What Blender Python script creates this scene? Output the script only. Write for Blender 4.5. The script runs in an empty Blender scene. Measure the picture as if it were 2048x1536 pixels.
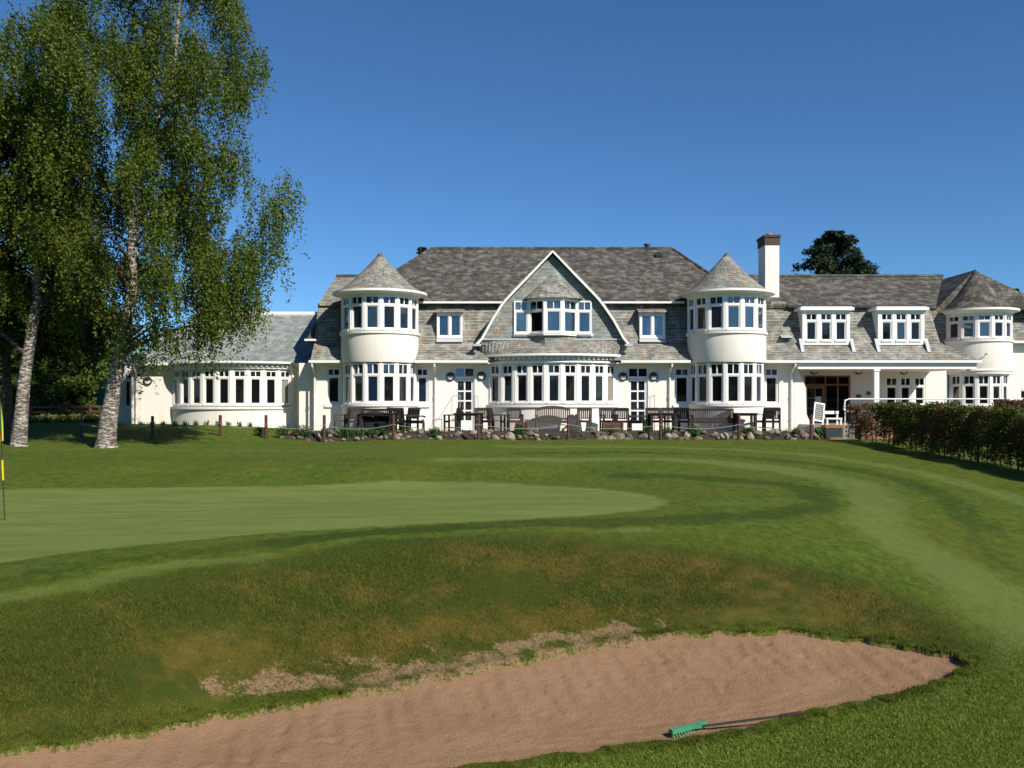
import bpy, math, random
import numpy as np
from mathutils import Vector, Matrix, noise as mnoise

SC = bpy.context.scene
COL = SC.collection
R = math.radians
rng = np.random.default_rng(7)
random.seed(7)

# ------------------------------------------------------------------ camera, sky, sun, exposure
EYE, FPX, HOR = 1.2, 1800.0, 805.0
cam = bpy.data.cameras.new('camera'); camo = bpy.data.objects.new('camera', cam); COL.objects.link(camo)
camo.location = (0, 0, EYE); camo.rotation_euler = (R(90), 0, 0)
cam.sensor_width = 36; cam.lens = 36 * FPX / 2048; cam.shift_y = (HOR - 768) / 2048
cam.clip_start = .1; cam.clip_end = 6000
SC.camera = camo
SUN_AZ, SUN_EL = 138, 39          # azimuth clockwise from +Y
w = bpy.data.worlds.new('World'); SC.world = w; w.use_nodes = True
nt = w.node_tree; sky = nt.nodes.new('ShaderNodeTexSky'); sky.sky_type = 'NISHITA'; sky.sun_disc = False
sky.sun_elevation = R(SUN_EL); sky.sun_rotation = R(SUN_AZ); sky.altitude = 2000; sky.air_density = 1.0
sky.dust_density = 0.3; sky.ozone_density = 6.0
bg = nt.nodes['Background']; bg.inputs[1].default_value = 0.072
tint = nt.nodes.new('ShaderNodeMix'); tint.data_type = 'RGBA'; tint.blend_type = 'MULTIPLY'; tint.inputs[0].default_value = 1; tint.inputs[7].default_value = (.69, .985, 1.14, 1)
nt.links.new(sky.outputs[0], tint.inputs[6]); nt.links.new(tint.outputs[2], bg.inputs[0])
sl = bpy.data.lights.new('sun', 'SUN'); slo = bpy.data.objects.new('sun', sl); COL.objects.link(slo)
sl.energy = 4.7; sl.angle = R(.5); sl.color = (1, .925, .81)
sd = Vector((math.cos(R(SUN_EL)) * math.sin(R(SUN_AZ)), math.cos(R(SUN_EL)) * math.cos(R(SUN_AZ)), math.sin(R(SUN_EL))))
slo.rotation_euler = sd.to_track_quat('Z', 'Y').to_euler(); slo.location = (30, -20, 40)
SC.view_settings.view_transform = 'Standard'; SC.view_settings.look = 'None'
SC.view_settings.exposure = 0.5; SC.view_settings.gamma = 1

def PX(px, D): return (px - 1024) / FPX * D
def PZ(py, D): return EYE + (HOR - py) / FPX * D

# ------------------------------------------------------------------ materials
def mk(name):
    m = bpy.data.materials.new(name); m.use_nodes = True
    n = m.node_tree.nodes; b = n['Principled BSDF']
    return m, m.node_tree, b
def N(t, typ, **kw):
    n = t.nodes.new(typ)
    for k, v in kw.items():
        if k in n.inputs: n.inputs[k].default_value = v
        else: setattr(n, k, v)
    return n
def mixc(t, fac, a, b, mode='MIX'):
    n = t.nodes.new('ShaderNodeMix'); n.data_type = 'RGBA'; n.blend_type = mode
    for s, v in ((0, fac), (6, a), (7, b)):
        if isinstance(v, (int, float)): n.inputs[s].default_value = v
        elif isinstance(v, tuple): n.inputs[s].default_value = (*v, 1) if len(v) == 3 else v
        else: t.links.new(v, n.inputs[s])
    return n.outputs[2]
def mth(t, op, a, b=None, clamp=False):
    n = t.nodes.new('ShaderNodeMath'); n.operation = op; n.use_clamp = clamp
    for i, v in enumerate((a, b)):
        if v is None: continue
        if isinstance(v, (int, float)): n.inputs[i].default_value = v
        else: t.links.new(v, n.inputs[i])
    return n.outputs[0]
def rampf(t, v, lo, hi, a=0., b=1.):
    n = t.nodes.new('ShaderNodeMapRange'); n.interpolation_type = 'SMOOTHSTEP'
    t.links.new(v, n.inputs[0]); n.inputs[1].default_value = lo; n.inputs[2].default_value = hi
    n.inputs[3].default_value = a; n.inputs[4].default_value = b
    return n.outputs[0]
def coord(t, kind='Object', scale=(1, 1, 1)):
    tc = t.nodes.new('ShaderNodeTexCoord'); mp = t.nodes.new('ShaderNodeMapping')
    mp.inputs['Scale'].default_value = scale
    t.links.new(tc.outputs[kind], mp.inputs[0]); return mp.outputs[0]
def noise(t, vec, scale, detail=4, rough=.55):
    n = N(t, 'ShaderNodeTexNoise'); n.inputs['Scale'].default_value = scale
    n.inputs['Detail'].default_value = detail; n.inputs['Roughness'].default_value = rough
    t.links.new(vec, n.inputs['Vector']); return n.outputs[0]
def bump(t, b, h, strength=.4, dist=.02):
    n = N(t, 'ShaderNodeBump'); n.inputs['Strength'].default_value = strength; n.inputs['Distance'].default_value = dist
    t.links.new(h, n.inputs['Height']); t.links.new(n.outputs[0], b.inputs['Normal'])

def plain(name, col, rough=.6, var=.12, scale=6, bumpd=0, metal=0):
    m, t, b = mk(name)
    v = coord(t); f = noise(t, v, scale, 5)
    c = mixc(t, f, tuple(x * (1 - var) for x in col), tuple(min(1, x * (1 + var)) for x in col))
    t.links.new(c, b.inputs['Base Color']); b.inputs['Roughness'].default_value = rough
    b.inputs['Metallic'].default_value = metal
    if bumpd: bump(t, b, noise(t, v, scale * 8, 4), .5, bumpd)
    return m

def slate(name, c1, c2, rust, rustamt, lichen, licamt, row=.145, wid=.26, mort=(.05, .048, .045), big=.5):
    m, t, b = mk(name)
    uv = coord(t, 'UV'); ob = coord(t, 'Object')
    dis = N(t, 'ShaderNodeTexNoise'); dis.inputs['Scale'].default_value = 3; t.links.new(uv, dis.inputs['Vector'])
    vv = N(t, 'ShaderNodeMix', data_type='VECTOR'); vv.inputs[0].default_value = .012
    t.links.new(uv, vv.inputs[4]); t.links.new(dis.outputs[1], vv.inputs[5])
    br = N(t, 'ShaderNodeTexBrick'); br.offset = .5
    for k, val in (('Scale', 1), ('Mortar Size', .0), ('Mortar Smooth', .0), ('Bias', 0), ('Brick Width', wid), ('Row Height', row)):
        br.inputs[k].default_value = val
    br.inputs['Color1'].default_value = (0, 0, 0, 1); br.inputs['Color2'].default_value = (1, 1, 1, 1); br.inputs['Mortar'].default_value = (.5, .5, .5, 1)
    t.links.new(vv.outputs[1], br.inputs['Vector'])
    sep = N(t, 'ShaderNodeSeparateColor'); t.links.new(br.outputs[0], sep.inputs[0])
    base = mixc(t, sep.outputs[0], tuple(x * .8 for x in c1), tuple(x * 1.12 for x in c2))
    for sc_, lo_, hi_, am_ in ((1.3, .38, .62, .38), (7.0, .42, .60, .45)):
        base = mixc(t, rampf(t, noise(t, ob, sc_, 6, .7), lo_, hi_, am_, 0), base, tuple(x * .48 for x in c1))
    nb = noise(t, ob, big, 5, .6)
    base = mixc(t, rampf(t, nb, .35, .65, .0, .45), base, tuple(x * .62 for x in c1))
    nl = noise(t, ob, 2.6, 6, .7)
    base = mixc(t, mth(t, 'MULTIPLY', rampf(t, nl, .47, .62), licamt), base, lichen)
    # streaks running down the slope
    st = noise(t, coord(t, 'UV', (3.0, .25, 1)), 1.2, 4)
    base = mixc(t, rampf(t, st, .45, .7, 0, .25), base, tuple(x * .7 for x in c1))
    nr = noise(t, ob, 1.5, 4, .7)
    rm = mth(t, 'MULTIPLY', rampf(t, mth(t, 'ADD', nr, mth(t, 'MULTIPLY', sep.outputs[0], .12)), .62, .7), rustamt)
    base = mixc(t, rm, base, rust)
    sy = N(t, 'ShaderNodeSeparateXYZ'); t.links.new(vv.outputs[1], sy.inputs[0])
    fr = mth(t, 'FRACT', mth(t, 'DIVIDE', sy.outputs[1], row))
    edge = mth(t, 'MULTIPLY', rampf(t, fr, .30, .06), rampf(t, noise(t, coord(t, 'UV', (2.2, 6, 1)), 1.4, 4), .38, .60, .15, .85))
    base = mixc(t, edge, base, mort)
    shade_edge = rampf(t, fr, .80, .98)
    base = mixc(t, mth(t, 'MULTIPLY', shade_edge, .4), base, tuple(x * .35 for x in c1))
    t.links.new(base, b.inputs['Base Color']); b.inputs['Roughness'].default_value = .8
    b.inputs['Specular IOR Level'].default_value = .25
    h = mth(t, 'ADD', mth(t, 'MULTIPLY', fr, -1.2), mth(t, 'MULTIPLY', sep.outputs[0], .6))
    bump(t, b, mth(t, 'ADD', h, mth(t, 'MULTIPLY', noise(t, ob, 30, 4), .5)), .7, .02)
    return m

def leafmat(name, cols, trans=.35, rough=.55):
    m, t, b = mk(name)
    g = N(t, 'ShaderNodeNewGeometry'); cr = N(t, 'ShaderNodeValToRGB')
    e = cr.color_ramp.elements
    e[0].color = (*cols[0], 1); e[1].color = (*cols[-1], 1)
    for i, c in enumerate(cols[1:-1]):
        k = e.new((i + 1) / (len(cols) - 1)); k.color = (*c, 1)
    t.links.new(g.outputs['Random Per Island'], cr.inputs[0])
    nb = noise(t, coord(t), .55, 3)
    c = mixc(t, rampf(t, nb, .35, .65, 0, .45), cr.outputs[0], cols[0])
    t.links.new(c, b.inputs['Base Color']); b.inputs['Roughness'].default_value = rough
    b.inputs['Specular IOR Level'].default_value = .3
    tr = N(t, 'ShaderNodeBsdfTranslucent'); c2 = mixc(t, 1., c, (1.0, 1.05, .35), 'MULTIPLY'); t.links.new(c2, tr.inputs[0])
    mx = N(t, 'ShaderNodeMixShader'); mx.inputs[0].default_value = trans
    t.links.new(b.outputs[0], mx.inputs[1]); t.links.new(tr.outputs[0], mx.inputs[2])
    t.links.new(mx.outputs[0], t.nodes['Material Output'].inputs[0])
    return m

M = {}
M['paint'] = plain('white_paint', (.80, .79, .76), .45, .04, 3)
M['render'] = None
def roughcast(name, col):
    m, t, b = mk(name); v = coord(t)
    c = mixc(t, noise(t, v, .8, 6, .6), tuple(x * .93 for x in col), tuple(min(1, x * 1.03) for x in col))
    st = noise(t, coord(t, 'Object', (2.5, 2.5, .25)), 1.5, 5)
    c = mixc(t, rampf(t, st, .50, .76, 0, .26), c, (.56, .50, .41))
    sp = N(t, 'ShaderNodeSeparateXYZ'); t.links.new(v, sp.inputs[0])
    low = rampf(t, mth(t, 'ADD', sp.outputs[2], mth(t, 'MULTIPLY', noise(t, v, 3, 4), .35)), .0, .36, .35, 0)
    c = mixc(t, low, c, (.50, .45, .36))          # splash stain above the ground
    t.links.new(c, b.inputs['Base Color']); b.inputs['Roughness'].default_value = .9
    bump(t, b, noise(t, v, 45, 3), .55, .012)
    return m
M['render'] = roughcast('cream_roughcast', (.80, .765, .695))
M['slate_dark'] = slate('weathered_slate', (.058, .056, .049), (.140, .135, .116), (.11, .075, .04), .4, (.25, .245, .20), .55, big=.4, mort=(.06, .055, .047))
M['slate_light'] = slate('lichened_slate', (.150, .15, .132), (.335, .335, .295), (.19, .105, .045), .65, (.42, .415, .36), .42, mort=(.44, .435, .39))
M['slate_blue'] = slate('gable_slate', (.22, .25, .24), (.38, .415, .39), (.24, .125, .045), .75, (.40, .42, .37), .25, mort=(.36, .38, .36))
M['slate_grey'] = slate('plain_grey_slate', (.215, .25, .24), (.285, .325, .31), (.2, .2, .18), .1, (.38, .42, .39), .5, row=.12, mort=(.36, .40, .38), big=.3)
M['slate_shade'] = M['slate_light']
def glassm(name, base, ior, rough=.03):
    m, t, b = mk(name); b.inputs['Base Color'].default_value = (*base, 1)
    b.inputs['Roughness'].default_value = rough; b.inputs['IOR'].default_value = ior
    oi = N(t, 'ShaderNodeObjectInfo'); mr = N(t, 'ShaderNodeMapRange'); t.links.new(oi.outputs['Random'], mr.inputs[0])
    mr.inputs[3].default_value = ior - .10; mr.inputs[4].default_value = ior + .28; t.links.new(mr.outputs[0], b.inputs['IOR'])
    iv = noise(t, coord(t, 'Object', (1, 1, .6)), 2.2, 3); rm_ = mth(t, 'MULTIPLY', rampf(t, iv, .5, .75), oi.outputs['Random'])
    t.links.new(mixc(t, rm_, base, (base[0] * 3 + .012, base[1] * 3 + .008, base[2] * 2.5 + .004)), b.inputs['Base Color'])
    nz = noise(t, coord(t), 1.3, 2); bump(t, b, nz, .06, .02)
    return m
M['glass'] = glassm('window_glass', (.006, .007, .009), 1.42)
M['glass_blue'] = glassm('sky_tinted_window_glass', (.010, .022, .050), 2.2)  # blue base and high IOR stand in for strong sky reflection
M['glass_mid'] = glassm('half_sky_tinted_window_glass', (.010, .014, .02), 1.85)  # weaker sky reflection, partly put into the base colour
M['glass_curtain'] = glassm('curtained_window_glass', (.22, .215, .18), 1.6)
M['terracotta'] = plain('terracotta', (.36, .15, .08), .8)
M['lead'] = plain('lead_flashing', (.42, .45, .48), .6, .15, 5)
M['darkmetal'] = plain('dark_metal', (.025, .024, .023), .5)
M['galv'] = plain('pale_metal_rail', (.38, .37, .35), .4, .1, 5)
M['lampglass'] = plain('opal_glass', (.72, .72, .68), .3, .03)
M['teak_dark'] = plain('dark_stained_wood', (.013, .009, .007), .65, .35, 9, .003)
M['teak_grey'] = plain('weathered_grey_wood', (.055, .044, .036), .8, .3, 9, .003)
M['teak_red'] = plain('red_brown_wood', (.105, .045, .026), .7, .3, 9, .003)
M['post'] = plain('red_brown_post_stain', (.075, .025, .018), .6, .35, 8, .003)
M['rope'] = plain('pale_rope', (.36, .34, .29), .9, .1, 20)
M['oak'] = plain('varnished_oak', (.20, .095, .03), .5, .25, 5)
M['brick'] = None
def brickm():
    m, t, b = mk('red_brick'); br = N(t, 'ShaderNodeTexBrick')
    for k, val in (('Scale', 1), ('Mortar Size', .008), ('Brick Width', .225), ('Row Height', .075)): br.inputs[k].default_value = val
    br.inputs['Color1'].default_value = (.30, .10, .05, 1); br.inputs['Color2'].default_value = (.40, .15, .08, 1); br.inputs['Mortar'].default_value = (.3, .26, .2, 1)
    t.links.new(coord(t, 'UV'), br.inputs['Vector']); t.links.new(br.outputs[0], b.inputs['Base Color']); b.inputs['Roughness'].default_value = .9
    return m
M['brick'] = brickm()
M['brownbrick'] = plain('sooty_brick', (.075, .05, .036), .9, .4, 12, .01)
M['paving'] = plain('patio_paving', (.26, .235, .205), .9, .2, 3, .004)
M['soil'] = plain('dark_soil', (.036, .024, .017), .95, .5, 9, .03)
M['stone'] = None
def stonem():
    m, t, b = mk('rockery_stone'); oi = N(t, 'ShaderNodeObjectInfo'); cr = N(t, 'ShaderNodeValToRGB'); e = cr.color_ramp.elements
    e[0].color = (.10, .072, .05, 1); e[1].color = (.40, .335, .25, 1); k = e.new(.4); k.color = (.18, .135, .10, 1); k = e.new(.7); k.color = (.27, .235, .19, 1)
    t.links.new(oi.outputs['Random'], cr.inputs[0]); v = coord(t)
    c = mixc(t, rampf(t, noise(t, v, 9, 5), .35, .7, 0, .6), cr.outputs[0], (.10, .075, .055))
    t.links.new(c, b.inputs['Base Color']); b.inputs['Roughness'].default_value = .9; bump(t, b, noise(t, v, 22, 4), .8, .03)
    return m
M['stone'] = stonem()
M['teal'] = plain('green_canvas', (.008, .075, .055), .8, .2, 4)
M['flag_green'] = plain('lime_cloth', (.42, .60, .04), .8, .08, 6)
M['flag_yellow'] = plain('yellow_cloth', (.62, .40, .04), .8, .08, 6)
M['stick_yellow'] = plain('yellow_paint', (.66, .45, .02), .45, .05)
M['rake_green'] = plain('green_plastic', (.05, .225, .115), .45, .12, 12)
M['grip'] = plain('dark_rubber_grip', (.03, .008, .008), .85, .2)
M['handle'] = plain('dark_green_handle', (.008, .02, .011), .85, .2)
M['board'] = plain('slate_board', (.11, .105, .10), .7, .3, 4)
M['orange'] = plain('orange_wood', (.24, .115, .03), .7, .2, 6)
M['tealpaint'] = plain('dark_teal_paint', (.008, .028, .03), .7, .2)
M['plaque'] = plain('bronze_plaque', (.10, .08, .05), .5, .2)
M['paper'] = plain('white_paper', (.55, .60, .70), .7, .05)
M['cloth_red'] = plain('red_cloth', (.45, .05, .05), .8, .2)
def barkm(name, light, dark, thr=.5):
    m, t, b = mk(name); v = coord(t, 'Object', (1.6, 1.6, 6)); f = noise(t, v, 3.0, 7, .75)
    c = mixc(t, rampf(t, f, thr - .06, thr + .08), dark, light)
    f2 = noise(t, coord(t, 'Object', (3, 3, 1)), .9, 4)
    c = mixc(t, rampf(t, f2, .55, .75, 0, .75), c, tuple(x * .5 + .02 for x in dark))
    t.links.new(c, b.inputs['Base Color']); b.inputs['Roughness'].default_value = .85; bump(t, b, f, .6, .03)
    return m
M['birch'] = barkm('birch_bark', (.46, .43, .38), (.075, .055, .042), .52)
M['bark'] = barkm('dark_bark', (.10, .075, .055), (.03, .022, .017), .5)
M['leaf_birch'] = leafmat('birch_leaves', [(.056, .092, .010), (.100, .146, .016), (.142, .190, .024), (.190, .222, .042)], .46)
M['leaf_birch2'] = leafmat('birch_leaves_green', [(.055, .092, .009), (.098, .146, .013), (.138, .188, .02), (.188, .212, .034)], .45)
M['leaf_dark'] = leafmat('dark_conifer_needles', [(.012, .026, .009), (.022, .042, .013), (.038, .062, .018)], .15)
M['leaf_shrub'] = leafmat('shrub_leaves', [(.040, .075, .010), (.075, .125, .018), (.115, .165, .028)], .3)
M['leaf_wood'] = leafmat('woodland_leaves', [(.018, .036, .006), (.034, .058, .010), (.058, .085, .015)], .25)
M['leaf_hedge'] = leafmat('hedge_leaves', [(.06, .09, .011), (.11, .145, .02), (.20, .11, .04), (.09, .13, .018), (.12, .16, .022), (.17, .205, .038)], .42)
def copperise(m):
    t = m.node_tree; b = t.nodes['Principled BSDF']; src = b.inputs['Base Color'].links[0].from_socket
    k = rampf(t, noise(t, coord(t), .9, 4, .6), .52, .66, 0, .55); c = mixc(t, k, src, (.24, .095, .05)); t.links.new(c, b.inputs['Base Color'])
    for n_ in t.nodes:
        if n_.type == 'BSDF_TRANSLUCENT': t.links.new(mixc(t, .5, c, (.2, .2, .05), 'MULTIPLY'), n_.inputs[0])
copperise(M['leaf_hedge'])
M['leaf_copper'] = leafmat('copper_leaves', [(.085, .05, .03), (.15, .08, .045), (.22, .11, .065)], .3)
M['leaf_plant'] = leafmat('border_plant_leaves', [(.025, .075, .018), (.045, .11, .026), (.08, .15, .035)], .3)
M['petal'] = leafmat('daffodil_petals', [(.55, .42, .03), (.65, .55, .12), (.6, .5, .3)], .2)

# ------------------------------------------------------------------ mesh helpers
ROOTOFF = {}
def autouv(me):
    n = len(me.polygons)
    if n == 0: return
    uvl = me.uv_layers.new(name='UVMap')
    nl = len(me.loops)
    vi = np.empty(nl, np.int32); me.loops.foreach_get('vertex_index', vi)
    co = np.empty(len(me.vertices) * 3, np.float32); me.vertices.foreach_get('co', co); co = co.reshape(-1, 3)
    nor = np.empty(n * 3, np.float32); me.polygons.foreach_get('normal', nor); nor = nor.reshape(-1, 3)
    lt = np.empty(n, np.int32); me.polygons.foreach_get('loop_total', lt)
    fn = np.repeat(nor, lt, axis=0)
    u = np.cross(np.array([0, 0, 1.]), fn); ln = np.linalg.norm(u, axis=1)
    bad = ln < .05; u[bad] = (1, 0, 0); ln[bad] = 1; u /= ln[:, None]
    v = np.cross(fn, u); p = co[vi]
    ang = np.arctan2(fn[:, 0], -fn[:, 1])
    uv = np.stack([(p * u).sum(1) + ang * 1.7, (p * v).sum(1)], 1).astype(np.float32)
    uvl.data.foreach_set('uv', uv.ravel())

class MB:
    def __init__(s): s.v = []; s.f = []; s.m = []; s.x = None
    def add(s, vs, fs, mi=0):
        o = len(s.v)
        if s.x is not None: vs = [tuple(s.x @ Vector(p)) for p in vs]
        s.v += [tuple(p) for p in vs]; s.f += [tuple(o + i for i in f) for f in fs]; s.m += [mi] * len(fs)
        return s
    def box(s, x0, x1, y0, y1, z0, z1, mi=0):
        vs = [(x, y, z) for z in (z0, z1) for y in (y0, y1) for x in (x0, x1)]
        return s.add(vs, [(0, 2, 3, 1), (4, 5, 7, 6), (0, 1, 5, 4), (2, 6, 7, 3), (0, 4, 6, 2), (1, 3, 7, 5)], mi)
    def bar(s, a, b, wd, hh, mi=0):
        a = Vector(a); b = Vector(b); d = (b - a).normalized()
        up = Vector((0, 0, 1)) if abs(d.z) < .95 else Vector((0, 1, 0))
        u = d.cross(up).normalized() * wd / 2; q = u.cross(d).normalized() * hh / 2
        vs = [p + i * u + j * q for p in (a, b) for i, j in ((-1, -1), (1, -1), (1, 1), (-1, 1))]
        return s.add(vs, [(0, 1, 2, 3), (7, 6, 5, 4), (0, 4, 5, 1), (1, 5, 6, 2), (2, 6, 7, 3), (3, 7, 4, 0)], mi)
    def prism_y(s, poly, y0, y1, mi=0):           # poly in (x,z), counter-clockwise seen from -Y
        n = len(poly); vs = [(x, y0, z) for x, z in poly] + [(x, y1, z) for x, z in poly]
        fs = [tuple(range(n)), tuple(range(2 * n - 1, n - 1, -1))] + [(i, n + i, n + (i + 1) % n, (i + 1) % n) for i in range(n)]
        return s.add(vs, fs, mi)
    def prism_x(s, poly, x0, x1, mi=0):           # poly in (y,z)
        n = len(poly); vs = [(x0, y, z) for y, z in poly] + [(x1, y, z) for y, z in poly]
        fs = [tuple(range(n - 1, -1, -1)), tuple(range(n, 2 * n))] + [(i, (i + 1) % n, n + (i + 1) % n, n + i) for i in range(n)]
        return s.add(vs, fs, mi)
    def prism_z(s, poly, z0, z1, mi=0):           # poly in (x,y) ccw from above
        n = len(poly); vs = [(x, y, z0) for x, y in poly] + [(x, y, z1) for x, y in poly]
        fs = [tuple(range(n - 1, -1, -1)), tuple(range(n, 2 * n))] + [(i, (i + 1) % n, n + (i + 1) % n, n + i) for i in range(n)]
        return s.add(vs, fs, mi)
    def tube(s, path, rad, n=8, mi=0, cap=True):
        P = [Vector(p) for p in path]; k = len(P)
        if isinstance(rad, (int, float)): rad = [rad] * k
        vs = []; pu = None
        for i, p in enumerate(P):
            d = (P[min(i + 1, k - 1)] - P[max(i - 1, 0)]).normalized()
            if pu is None: pu = d.orthogonal().normalized()
            u = (pu - d * pu.dot(d)).normalized(); q = d.cross(u); pu = u
            vs += [p + rad[i] * (math.cos(2 * math.pi * j / n) * u + math.sin(2 * math.pi * j / n) * q) for j in range(n)]
        fs = [(i * n + j, i * n + (j + 1) % n, (i + 1) * n + (j + 1) % n, (i + 1) * n + j) for i in range(k - 1) for j in range(n)]
        if cap: fs += [tuple(range(n - 1, -1, -1)), tuple((k - 1) * n + j for j in range(n))]
        return s.add(vs, fs, mi)
    def lathe(s, prof, c, n=32, a0=0., a1=360., mi=0, closed=False):   # angle 0 faces -Y, positive to +X
        full = abs(a1 - a0 - 360) < 1e-6; k = n if full else n + 1; vs = []
        for r, z in prof:
            for j in range(k):
                a = R(a0 + (a1 - a0) * j / n); vs.append((c[0] + r * math.sin(a), c[1] - r * math.cos(a), z))
        m = len(prof); fs = []
        for i in range(m if closed else m - 1):
            i2 = (i + 1) % m
            for j in range(n):
                j2 = (j + 1) % k; fs.append((i * k + j, i * k + j2, i2 * k + j2, i2 * k + j))
        return s.add(vs, fs, mi)
    def build(s, name, mats, parent=None, smooth=False, local=False):
        if not isinstance(mats, (list, tuple)): mats = [mats]
        me = bpy.data.meshes.new(name)
        off = ROOTOFF.get(parent.name, Vector()) if (parent and not local) else Vector()
        me.from_pydata([(x - off.x, y - off.y, z - off.z) for x, y, z in s.v], [], s.f)
        for m in mats: me.materials.append(m)
        if any(s.m): me.polygons.foreach_set('material_index', s.m)
        if smooth: me.polygons.foreach_set('use_smooth', [True] * len(s.f))
        me.update()
        if smooth: me.set_sharp_from_angle(angle=R(38))
        autouv(me)
        o = bpy.data.objects.new(name, me); COL.objects.link(o)
        if parent: o.parent = parent; ROOTOFF[o.name] = off
        return o

def tag(o, label=None, cat=None, group=None, kind=None):
    if label: o['label'] = label
    if cat: o['category'] = cat
    if group: o['group'] = group
    if kind: o['kind'] = kind
    return o
def empty(name, loc, label, cat, group=None):
    o = bpy.data.objects.new(name, None); COL.objects.link(o); o.location = loc; o.empty_display_size = .2
    ROOTOFF[o.name] = Vector(loc); return tag(o, label, cat, group)
def kids(o): return [c for c in bpy.data.objects if c.parent == o]
def copy_tree(o, parent=None):
    c = o.copy(); COL.objects.link(c)
    if parent: c.parent = parent
    for ch in kids(o): copy_tree(ch, c)
    return c
def qmesh(name, V, F, mat, parent=None, smooth=False):     # big quad meshes from arrays
    V = np.asarray(V, np.float64).reshape(-1, 3); F = np.asarray(F, np.int32)
    if parent: V = V - np.array(ROOTOFF.get(parent.name, Vector()))
    k = F.shape[1]; me = bpy.data.meshes.new(name)
    me.vertices.add(len(V)); me.vertices.foreach_set('co', V.astype(np.float32).ravel())
    me.loops.add(F.size); me.loops.foreach_set('vertex_index', F.ravel())
    me.polygons.add(len(F)); me.polygons.foreach_set('loop_start', np.arange(0, F.size, k, dtype=np.int32))
    me.polygons.foreach_set('loop_total', np.full(len(F), k, np.int32))
    me.materials.append(mat); me.update(calc_edges=True)
    if smooth: me.polygons.foreach_set('use_smooth', np.ones(len(F), bool))
    o = bpy.data.objects.new(name, me); COL.objects.link(o)
    if parent: o.parent = parent; ROOTOFF[o.name] = ROOTOFF.get(parent.name, Vector())
    return o
def leaves(C, size, aspect=.6, droop=.0, out=None):
    """rhombic leaf quads at centres C, random orientation"""
    n = len(C); d = rng.normal(size=(n, 3))
    if droop: d[:, 2] -= droop
    d /= np.linalg.norm(d, axis=1)[:, None]
    e = np.cross(d, rng.normal(size=(n, 3))); e /= np.linalg.norm(e, axis=1)[:, None] + 1e-9
    s = (size * rng.uniform(.65, 1.3, n))[:, None]
    V = np.stack([C - d * s, C + e * s * aspect, C + d * s, C - e * s * aspect], 1)
    return V.reshape(-1, 3), np.arange(4 * n).reshape(-1, 4)

# ------------------------------------------------------------------ terrain
# heights come from a thin-plate surface through surveyed spots (bearing, depression, distance)
def G(px, py, D): return (PX(px, D), D, PZ(py, D))
def GZ(px, py, z): D = (EYE - z) * FPX / (py - HOR); return (PX(px, D), D, z)
far_lip = [G(-250, 1535, 6.9), G(0, 1503, 7.5), G(130, 1487, 7.8), G(250, 1470, 8.2), G(450, 1428, 8.9), G(700, 1393, 9.4), G(830, 1368, 9.8), G(950, 1340, 10.2), G(1060, 1322, 10.5),
           G(1150, 1298, 10.8), G(1300, 1278, 11.1), G(1400, 1266, 11.3), G(1500, 1262, 11.35), G(1600, 1264, 11.3), G(1720, 1277, 11.05), G(1800, 1290, 10.8), G(1900, 1312, 10.4), G(1932, 1328, 10.15)]
near_lip = [G(1925, 1342, 9.95), G(1840, 1376, 9.7), G(1720, 1408, 9.4), G(1600, 1436, 9.1), G(1480, 1461, 8.85), G(1330, 1485, 8.6), G(1100, 1517, 8.2), G(930, 1536, 8.0),
            G(600, 1600, 7.3), G(0, 1720, 6.1), G(-300, 1760, 5.7)]
crest = [G(-250, 1245, 8.3), GZ(0, 1200, -.80), GZ(200, 1160, -.8), GZ(400, 1125, -.8), GZ(700, 1085, -.8), GZ(900, 1066, -.8), GZ(1100, 1066, -.84), GZ(1300, 1080, -.92), GZ(1500, 1102, -1.02),
         GZ(1700, 1142, -1.18), GZ(1850, 1200, -1.40), GZ(1950, 1270, -1.62)]
green = [GZ(-900, 1300, -.75), GZ(-300, 1180, -.75), GZ(0, 1126, -.75), GZ(300, 1088, -.75), GZ(700, 1056, -.75), GZ(1000, 1041, -.75), GZ(1180, 1031, -.75), GZ(1285, 1022, -.745), GZ(1335, 1010, -.74),
         GZ(1330, 996, -.735), GZ(1250, 981, -.73), GZ(1100, 971, -.725), GZ(1000, 964, -.72), GZ(850, 961, -.72), GZ(700, 966, -.725), GZ(500, 973, -.73), GZ(300, 976, -.73), GZ(0, 977, -.73), GZ(-300, 985, -.73), GZ(-900, 1000, -.74)]
hedge_line = [G(1690, 881, 33.2), G(1770, 892, 30.6), G(1850, 910, 28), G(1950, 928, 25.6), G(2048, 947, 23.6), G(2200, 982, 20.5)]
ctrl = far_lip + near_lip + crest + green + hedge_line
ctrl += [G(1200, 1400, 9.65), G(700, 1480, 8.4), G(1600, 1350, 10.1), G(300, 1580, 7.3), G(1000, 1450, 8.9)]
ctrl += [GZ(1500, 1010, -.74), GZ(1650, 1008, -.74), GZ(1900, 1002, -.76), GZ(1900, 1100, -1.15), GZ(2048, 1010, -.86), GZ(2048, 1150, -1.32), GZ(1750, 960, -.61), GZ(1450, 950, -.56),
         GZ(2048, 1300, -1.66), GZ(2048, 1536, -1.85), GZ(1500, 1536, -1.97), GZ(1800, 1450, -1.86), GZ(2300, 1300, -1.7), GZ(2400, 1050, -1.1)]
ctrl += [GZ(px, 934, -.44) for px in (-600, -200, 0, 250, 500, 750, 1000, 1250)] + [GZ(px, 948, -.62) for px in (0, 300, 600, 900, 1150)]
ctrl += [GZ(px, 905, -.34) for px in (-200, 200, 600, 1000, 1400, 1600)] + [G(px, 879.5, 34) for px in (560, 800, 1000, 1200, 1400, 1600)]
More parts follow.
